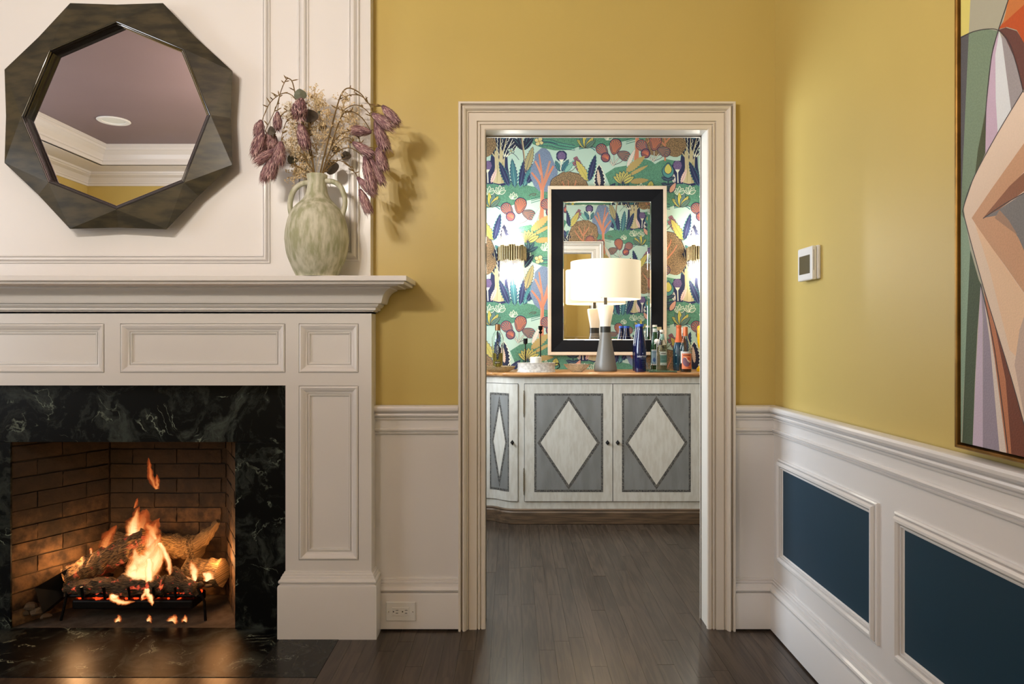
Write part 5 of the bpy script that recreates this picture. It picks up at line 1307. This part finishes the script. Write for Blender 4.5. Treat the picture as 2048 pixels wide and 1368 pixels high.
def dish(name, label, pxc, Y, rpx, hpx, prof, m, scal=16, amp=.05, cat='dish'):
    k_ = Y/F; x_ = XA(pxc, Y); mb = MB(); seg = 64; rs = []
    for r, z in prof:
        rs.append([(x_ + r*rpx*k_*(1+amp*r*math.cos(scal*2*PI*j/seg))*math.cos(2*PI*j/seg), Y + r*rpx*k_*(1+amp*r*math.cos(scal*2*PI*j/seg))*math.sin(2*PI*j/seg), TZ_ + z*hpx*k_ + (.0012*math.cos(scal*2*PI*j/seg) if z > .8 else 0)) for j in range(seg)])
    mb.rings(rs, True, True); return tag(build(name, mb, m, smooth=20), label, cat)
M['crystal'] = mat('cut_crystal', (255, 252, 244), .03, trans=1.0, ior=1.35, coat=1, bump=1.0, bscale=160)
bowlp = [(.4,0),(.42,.03),(.55,.22),(.75,.5),(.93,.85),(1,1),(.96,.98),(.88,.8),(.68,.42),(.4,.12),(.05,.1)]
dish('crystal_bowl', 'small cut crystal bowl beside the lamp base on the sideboard', 1154, 4.47, 26.5, 15.5, bowlp, M['crystal'], 16, .04, 'bowl')
tp = [(.6,0),(.62,.06),(.86,.4),(.98,.9),(1,1),(.96,.95),(.84,.5),(.6,.16),(.05,.14)]
dish('glass_dish', 'flat textured glass dish around the foot of the liqueur bottle', 998, 4.50, 33, 11, tp, mat('amber_textured_glass', (226, 206, 168), .1, trans=.8, bump=.9, bscale=140), 32, .02)
# whitewashed oval tin
M['tin'] = mat('chipped_white_tin', (214, 208, 198), .5, metal=.1, var=.7, vscale=70, color2=(182, 174, 165), bump=.3, bscale=90, detail=9)
TY = 4.46; kt = TY/F; tx = XA(1072.5, TY)
tin = thing('oval_tin_tray', (tx, TY, TZ_), 'chipped white oval tin tray with a small handle, left of the crystal bowl', 'tray')
mb = MB(); mb.lathe([(1,0),(1.0,.004),(.97,.008),(.965,.05),(.985,.0565),(1.0,.0585),(.985,.059),(.955,.055),(.95,.01),(.02,.008),(.02,0)], tx, TY, 56, TZ_, 38.5*kt, 18*kt, False); build('body', mb, M['tin'], tin, 40)
mb = MB(); mb.tube(spline([P(1111,727,TY), P(1117,727,TY), P(1119,734,TY), P(1113,738,TY)], 5), .0032, 8); build('handle', mb, M['iron'], tin, 60)
mb = MB(); cxx = XA(1071.5, TY); mb.lathe([(.001,.009),(.036,.009),(.0365,.016),(.0365,.094),(.034,.096),(.032,.09),(.031,.088),(.001,.087)], cxx, TY-.005, 32, TZ_, cap=False); tag(build('white_candle_jar', mb, mat('white_wax', (238, 230, 214), .4, emit=None), smooth=40), 'white round candle standing inside the oval tin tray', 'candle')
def candlestick(label, pxc, Y, py_top, py_cup, knob):
    k_ = Y/F; x_ = XA(pxc, Y); o = thing('iron_candlestick', (x_, Y, TZ_), label, 'candlestick', 'iron candlesticks')
    zt = ZA(py_top, Y); zc = ZA(py_cup, Y)
    mb = MB(); mb.lathe([(.001,TZ_),(.03,TZ_),(.031,TZ_+.004),(.01,TZ_+.01),(.004,TZ_+.02)], x_, Y, 24, cap=False); build('foot', mb, M['iron'], o, 40)
    mb = MB(); mb.lathe([(.0038,TZ_+.015),(.0034,zc)] + ([(.006,zc+.002),(.012,zc+.010),(.0125,zc+.014),(.005,zc+.02)] if knob else []), x_, Y, 14, cap=False); build('shaft', mb, M['iron'], o, 40)
    zc2 = zc + (.02 if knob else 0)
    mb = MB(); mb.lathe([(.004,zc2),(.007,zc2+.003),(.0135,zc2+.012 if knob else zc2+.006),(.0145,zt-.002),(.015,zt),(.012,zt),(.010,zt-.012),(.002,zt-.014)], x_, Y, 20, cap=False); build('cup', mb, M['iron'], o, 40)
candlestick('short black iron candlestick with a drum cup behind the oval tin', 1051, 4.60, 677, 689, False)
candlestick('tall slim black iron candlestick with a knopped top behind the oval tin', 1081, 4.62, 652, 668, True)
# cobalt bottles
bp_ = [(10.5,743.7),(11.6,741),(11.8,735),(11.8,700),(11.2,690),(9,676),(6.8,665),(5.8,658),(5.6,654),(5.8,652)]
bi = bottle('blue_water_bottle', 'cobalt blue water bottle with white lettering, front one beside the lamp', 1280.3, 743.7, bp_, M['gblue'], (6.2,648,653,M['bcap']), group='blue water bottles')
l = Lab(bi, 11.8); l.text('SARATOGA', 5.2, 2.5, 713, (225,228,235), sx=.8); l.rect(-3,10,715.8,716.1,(90,96,130)); l.rect(-1,9,716.8,717.9,(74,84,116)); l.rect(0,8,722.6,723.3,(52,56,84)); l.rect(0,8,726.0,726.6,(48,50,76)); l.rect(1,8,729.4,730,(52,54,80)); l.poly([(2,708),(3,704),(4,708)], (160,170,205)); l.done()
bottle('blue_water_bottle', 'cobalt blue water bottle mostly hidden behind the front blue one', 1276.5, 741.5, [(r*.97, 741.5-(743.7-y)*.96) for r, y in bp_], M['gblue'], (6.0,649.5,654.5,M['bcap']), group='blue water bottles')
# green mineral water
bi = bottle('green_water_bottle', 'green mineral water bottle with a pale blue label behind the glass tray', 1309.5, 740, [(7,740),(8.4,738),(8.6,730),(8.6,702),(8.2,695),(6,680),(4.6,668),(4.2,656),(4.4,653)], M['ggreen'], (4.6,650,654,M['wcap']))
l = Lab(bi, 8.7); l.rect(-9,5,699,730,(150,186,214)); l.rect(-9,5,699,701,(226,232,236)); l.text('S.PELLEGRINO', 2.3, -2, 705, (24,40,90), sx=.8); l.poly([(-6,720),(-3,714),(0,719),(-2,725)], (70,110,180)); l.rect(-9,5,728,730,(226,232,236)); l.done()
l = Lab(bi, 4.8); l.rect(-6,6,657,664,(206,222,230)); l.done('neck_label')
# cream bottle with round stopper
bi = bottle('cork_top_bottle', 'clear spirits bottle with a pale cork behind the tonic bottle', 1318.5, 739.6, [(8,739.6),(8.6,737),(8.6,695),(7,686),(4.6,676),(4,668),(4,660)], M['gclear'], (4.6,654,661,mat('cork_cap',(222,200,160),.7)), (700, M['tonic']))
Yb = 4.66; p = P(1313.5, 683, Yb); mb = MB(); mb.ball((p.x, p.y, p.z), .018, 16, 10); mb.tube([(p.x, p.y, p.z-.016), (p.x, p.y, TZ_+.004)], .002, 8); mb.lathe([(.001,TZ_),(.02,TZ_),(.021,TZ_+.004),(.004,TZ_+.008)], p.x, p.y, 20, cap=False)
tag(build('stirrer_holder', mb, mat('white_porcelain', (232,228,222), .3), smooth=50), 'round white porcelain knob on a thin stand between the green and tonic bottles', 'ornament')
# tonic
bi = bottle('tonic_bottle', 'clear tonic bottle with grey-green label and white cap on the glass tray', 1324, 742, [(8.6,742),(10,740),(10.3,734),(10.3,700),(9.6,692),(6.6,680),(4.4,671),(4,666),(4.2,662)], M['gclear'], (4.6,659.5,664,M['wcap']), (690, M['tonic']))
l = Lab(bi, 10.3); l.rect(-6,9,703,730,(196,204,196)); l.rect(-6,9,710,725,(92,132,122)); l.rect(-4,6,705.8,707.6,(110,108,104)); l.rect(-4,7,712.4,713,(66,104,94)); l.rect(-4,3,715.2,716,(60,96,88)); l.rect(-4,7,718.3,718.8,(120,156,146)); l.rect(-4,6,721.5,722.2,(66,104,96)); l.rect(-3,1.5,728,728.7,(136,146,138)); l.rect(3,8,728,728.7,(136,146,138)); l.poly([(-4,693),(0,691),(3,694),(0,696)], (40,36,30)); l.done()
l = Lab(bi, 5.0); l.rect(-4,4,668,680,(168,206,196)); l.done('neck_label')
mb = MB(); gy = 4.50; mb.box(XA(1293, gy), XA(1347, gy), 4.40, 4.62, TZ_, TZ_+.004); 
for (a_, b_, c_, d_) in ((XA(1293,gy), XA(1347,gy), 4.40, 4.404), (XA(1293,gy), XA(1347,gy), 4.616, 4.62)): mb.box(a_, b_, c_, d_, TZ_, TZ_+.010)
tag(build('glass_tray', mb, mat('green_edge_glass', (170, 206, 180), .05, trans=.8)), 'flat square green-edged glass tray under the tonic bottle', 'tray')
mb = MB(); p = P(1298, 735, 4.62); mb.lathe([(.001,0),(.018,0),(.022,.05),(.0205,.05),(.0165,.004),(.001,.004)], p.x, 4.60, 24, TZ_+.004, cap=False); tag(build('shot_glass', mb, M['gclear'], smooth=50), 'small clear shot glass behind the glass tray beside the blue bottles', 'glass')
# prosecco, red bottle, wine
bi = bottle('sparkling_wine_bottle', 'dark teal sparkling wine bottle with a coral orange foil neck', 1357.5, 741.2, [(10,741.2),(11.4,739),(11.6,730),(11.6,705),(10.8,694),(8,684),(5.4,674),(4.6,664),(4.4,655)], M['gteal'])
o, x_, Y_, k_, z0_, bz = bi; mb = MB(); mb.lathe([(r*k_, z0_ + (bz-py)*k_) for r, py in ((8.4,684.5),(7.2,680),(5.8,673),(5.0,664),(5.2,661),(5.0,659),(4.8,655),(5.4,653.5),(5.2,650.5),(.1,650))], x_, Y_, 24, cap=False); build('foil', mb, M['orange'], o, 50)
l = Lab(bi, 11.7); l.rect(-9,-6.5,709,711.5,(150,200,215)); l.rect(-9,-7,726,728,(120,180,200)); l.done()
bi = bottle('red_bottle', 'red-brown bottle with a white cap behind the orange-labelled wine', 1365.5, 740.2, [(7,740.2),(8.4,738),(8.6,700),(8,688),(5,677),(3.8,670),(3.8,666)], M['gred'], (4.6,655,672,M['wcap']))
l = Lab(bi, 4.7); l.rect(-1.5,.5,666,671,(30,28,30)); l.done('neck_label')
bi = bottle('wine_bottle', 'wine bottle with orange cap and orange label at the front right of the sideboard', 1371, 743.7, [(11,743.7),(12,741),(12.2,735),(12.2,704),(11.4,696),(8.6,686),(5.4,677),(4.4,671)], M['gclear'], (4.6,653.8,672,M['orange']), (728, M['wine']))
l = Lab(bi, 12.25); l.rect(-10.5,12,706.8,737.5,(222,122,76)); l.rect(-13,-10.5,702,726,(228,222,212)); l.rect(-10,9,703,706.8,(206,196,190)); 
for i_ in range(9): l.rect(-7.6+i_*1.62, -6.3+i_*1.62, 709.4-(.4 if i_ in (1,6) else 0), 711.2+(.35 if i_ in (0,8) else 0), (120,50,34), 2)
l.n -= 8; l.rect(-7.6,6.6,710,710.7,(110,44,32))
ang_ = [i*PI/10 for i in range(21)]
l.poly([(-8.5,718),(-6,714.5),(-2,716),(1,722),(5,725),(9,723),(7,729),(3,732.5),(-2,733),(-6,730),(-8.5,725)], (122,84,100)); l.poly([(-6,714.5),(-3,713.5),(1,717),(5,722),(9,723),(5,725),(1,722),(-2,716)], (232,190,160)); l.poly([(3+2.6*math.cos(a), 717+2.6*math.sin(a)) for a in ang_[:-1]], (206,74,48)); l.poly([(5,725),(9,723),(7,729),(3,732)], (168,60,70)); l.rect(1.5,7,734.5,735.4,(168,84,44)); l.done()
# yellow beverage dispenser
ye = thing('yellow_dispenser', (XA(1408,4.55), 4.55, TZ_), 'yellow enamel drinks dispenser half hidden behind the right door jamb', 'dispenser')
xy = XA(1408, 4.55); ky_ = 4.55/F; zy = lambda py: ZA(py, 4.55) 
mb = MB(); mb.lathe([(.001,zy(650)),(.03,zy(650.5)),(.042,zy(653)),(.045,zy(656.5)),(.0455,zy(658))], xy, 4.55, 32, cap=False); build('lid', mb, M['ycer'], ye, 50)
mb = MB(); mb.lathe([(.044,zy(658)),(.0435,zy(680)),(.038,zy(692)),(.024,zy(703)),(.001,zy(704))], xy, 4.55, 32, cap=False); build('body', mb, M['ycer'], ye, 50)
mb = MB(); mb.lathe([(.020,zy(704)),(.026,zy(715)),(.03,zy(733)),(.001,zy(733))], xy, 4.55, 32, cap=False); build('lower_cup', mb, mat('pale_blue_glaze', (176, 206, 222), .3), ye, 50)
mb = MB(); mb.lathe([(.001,zy(732)),(.036,zy(732)),(.038,zy(735)),(.046,zy(736)),(.047,TZ_),(.001,TZ_)], xy, 4.55, 32, cap=False); build('base', mb, M['ycer'], ye, 50)
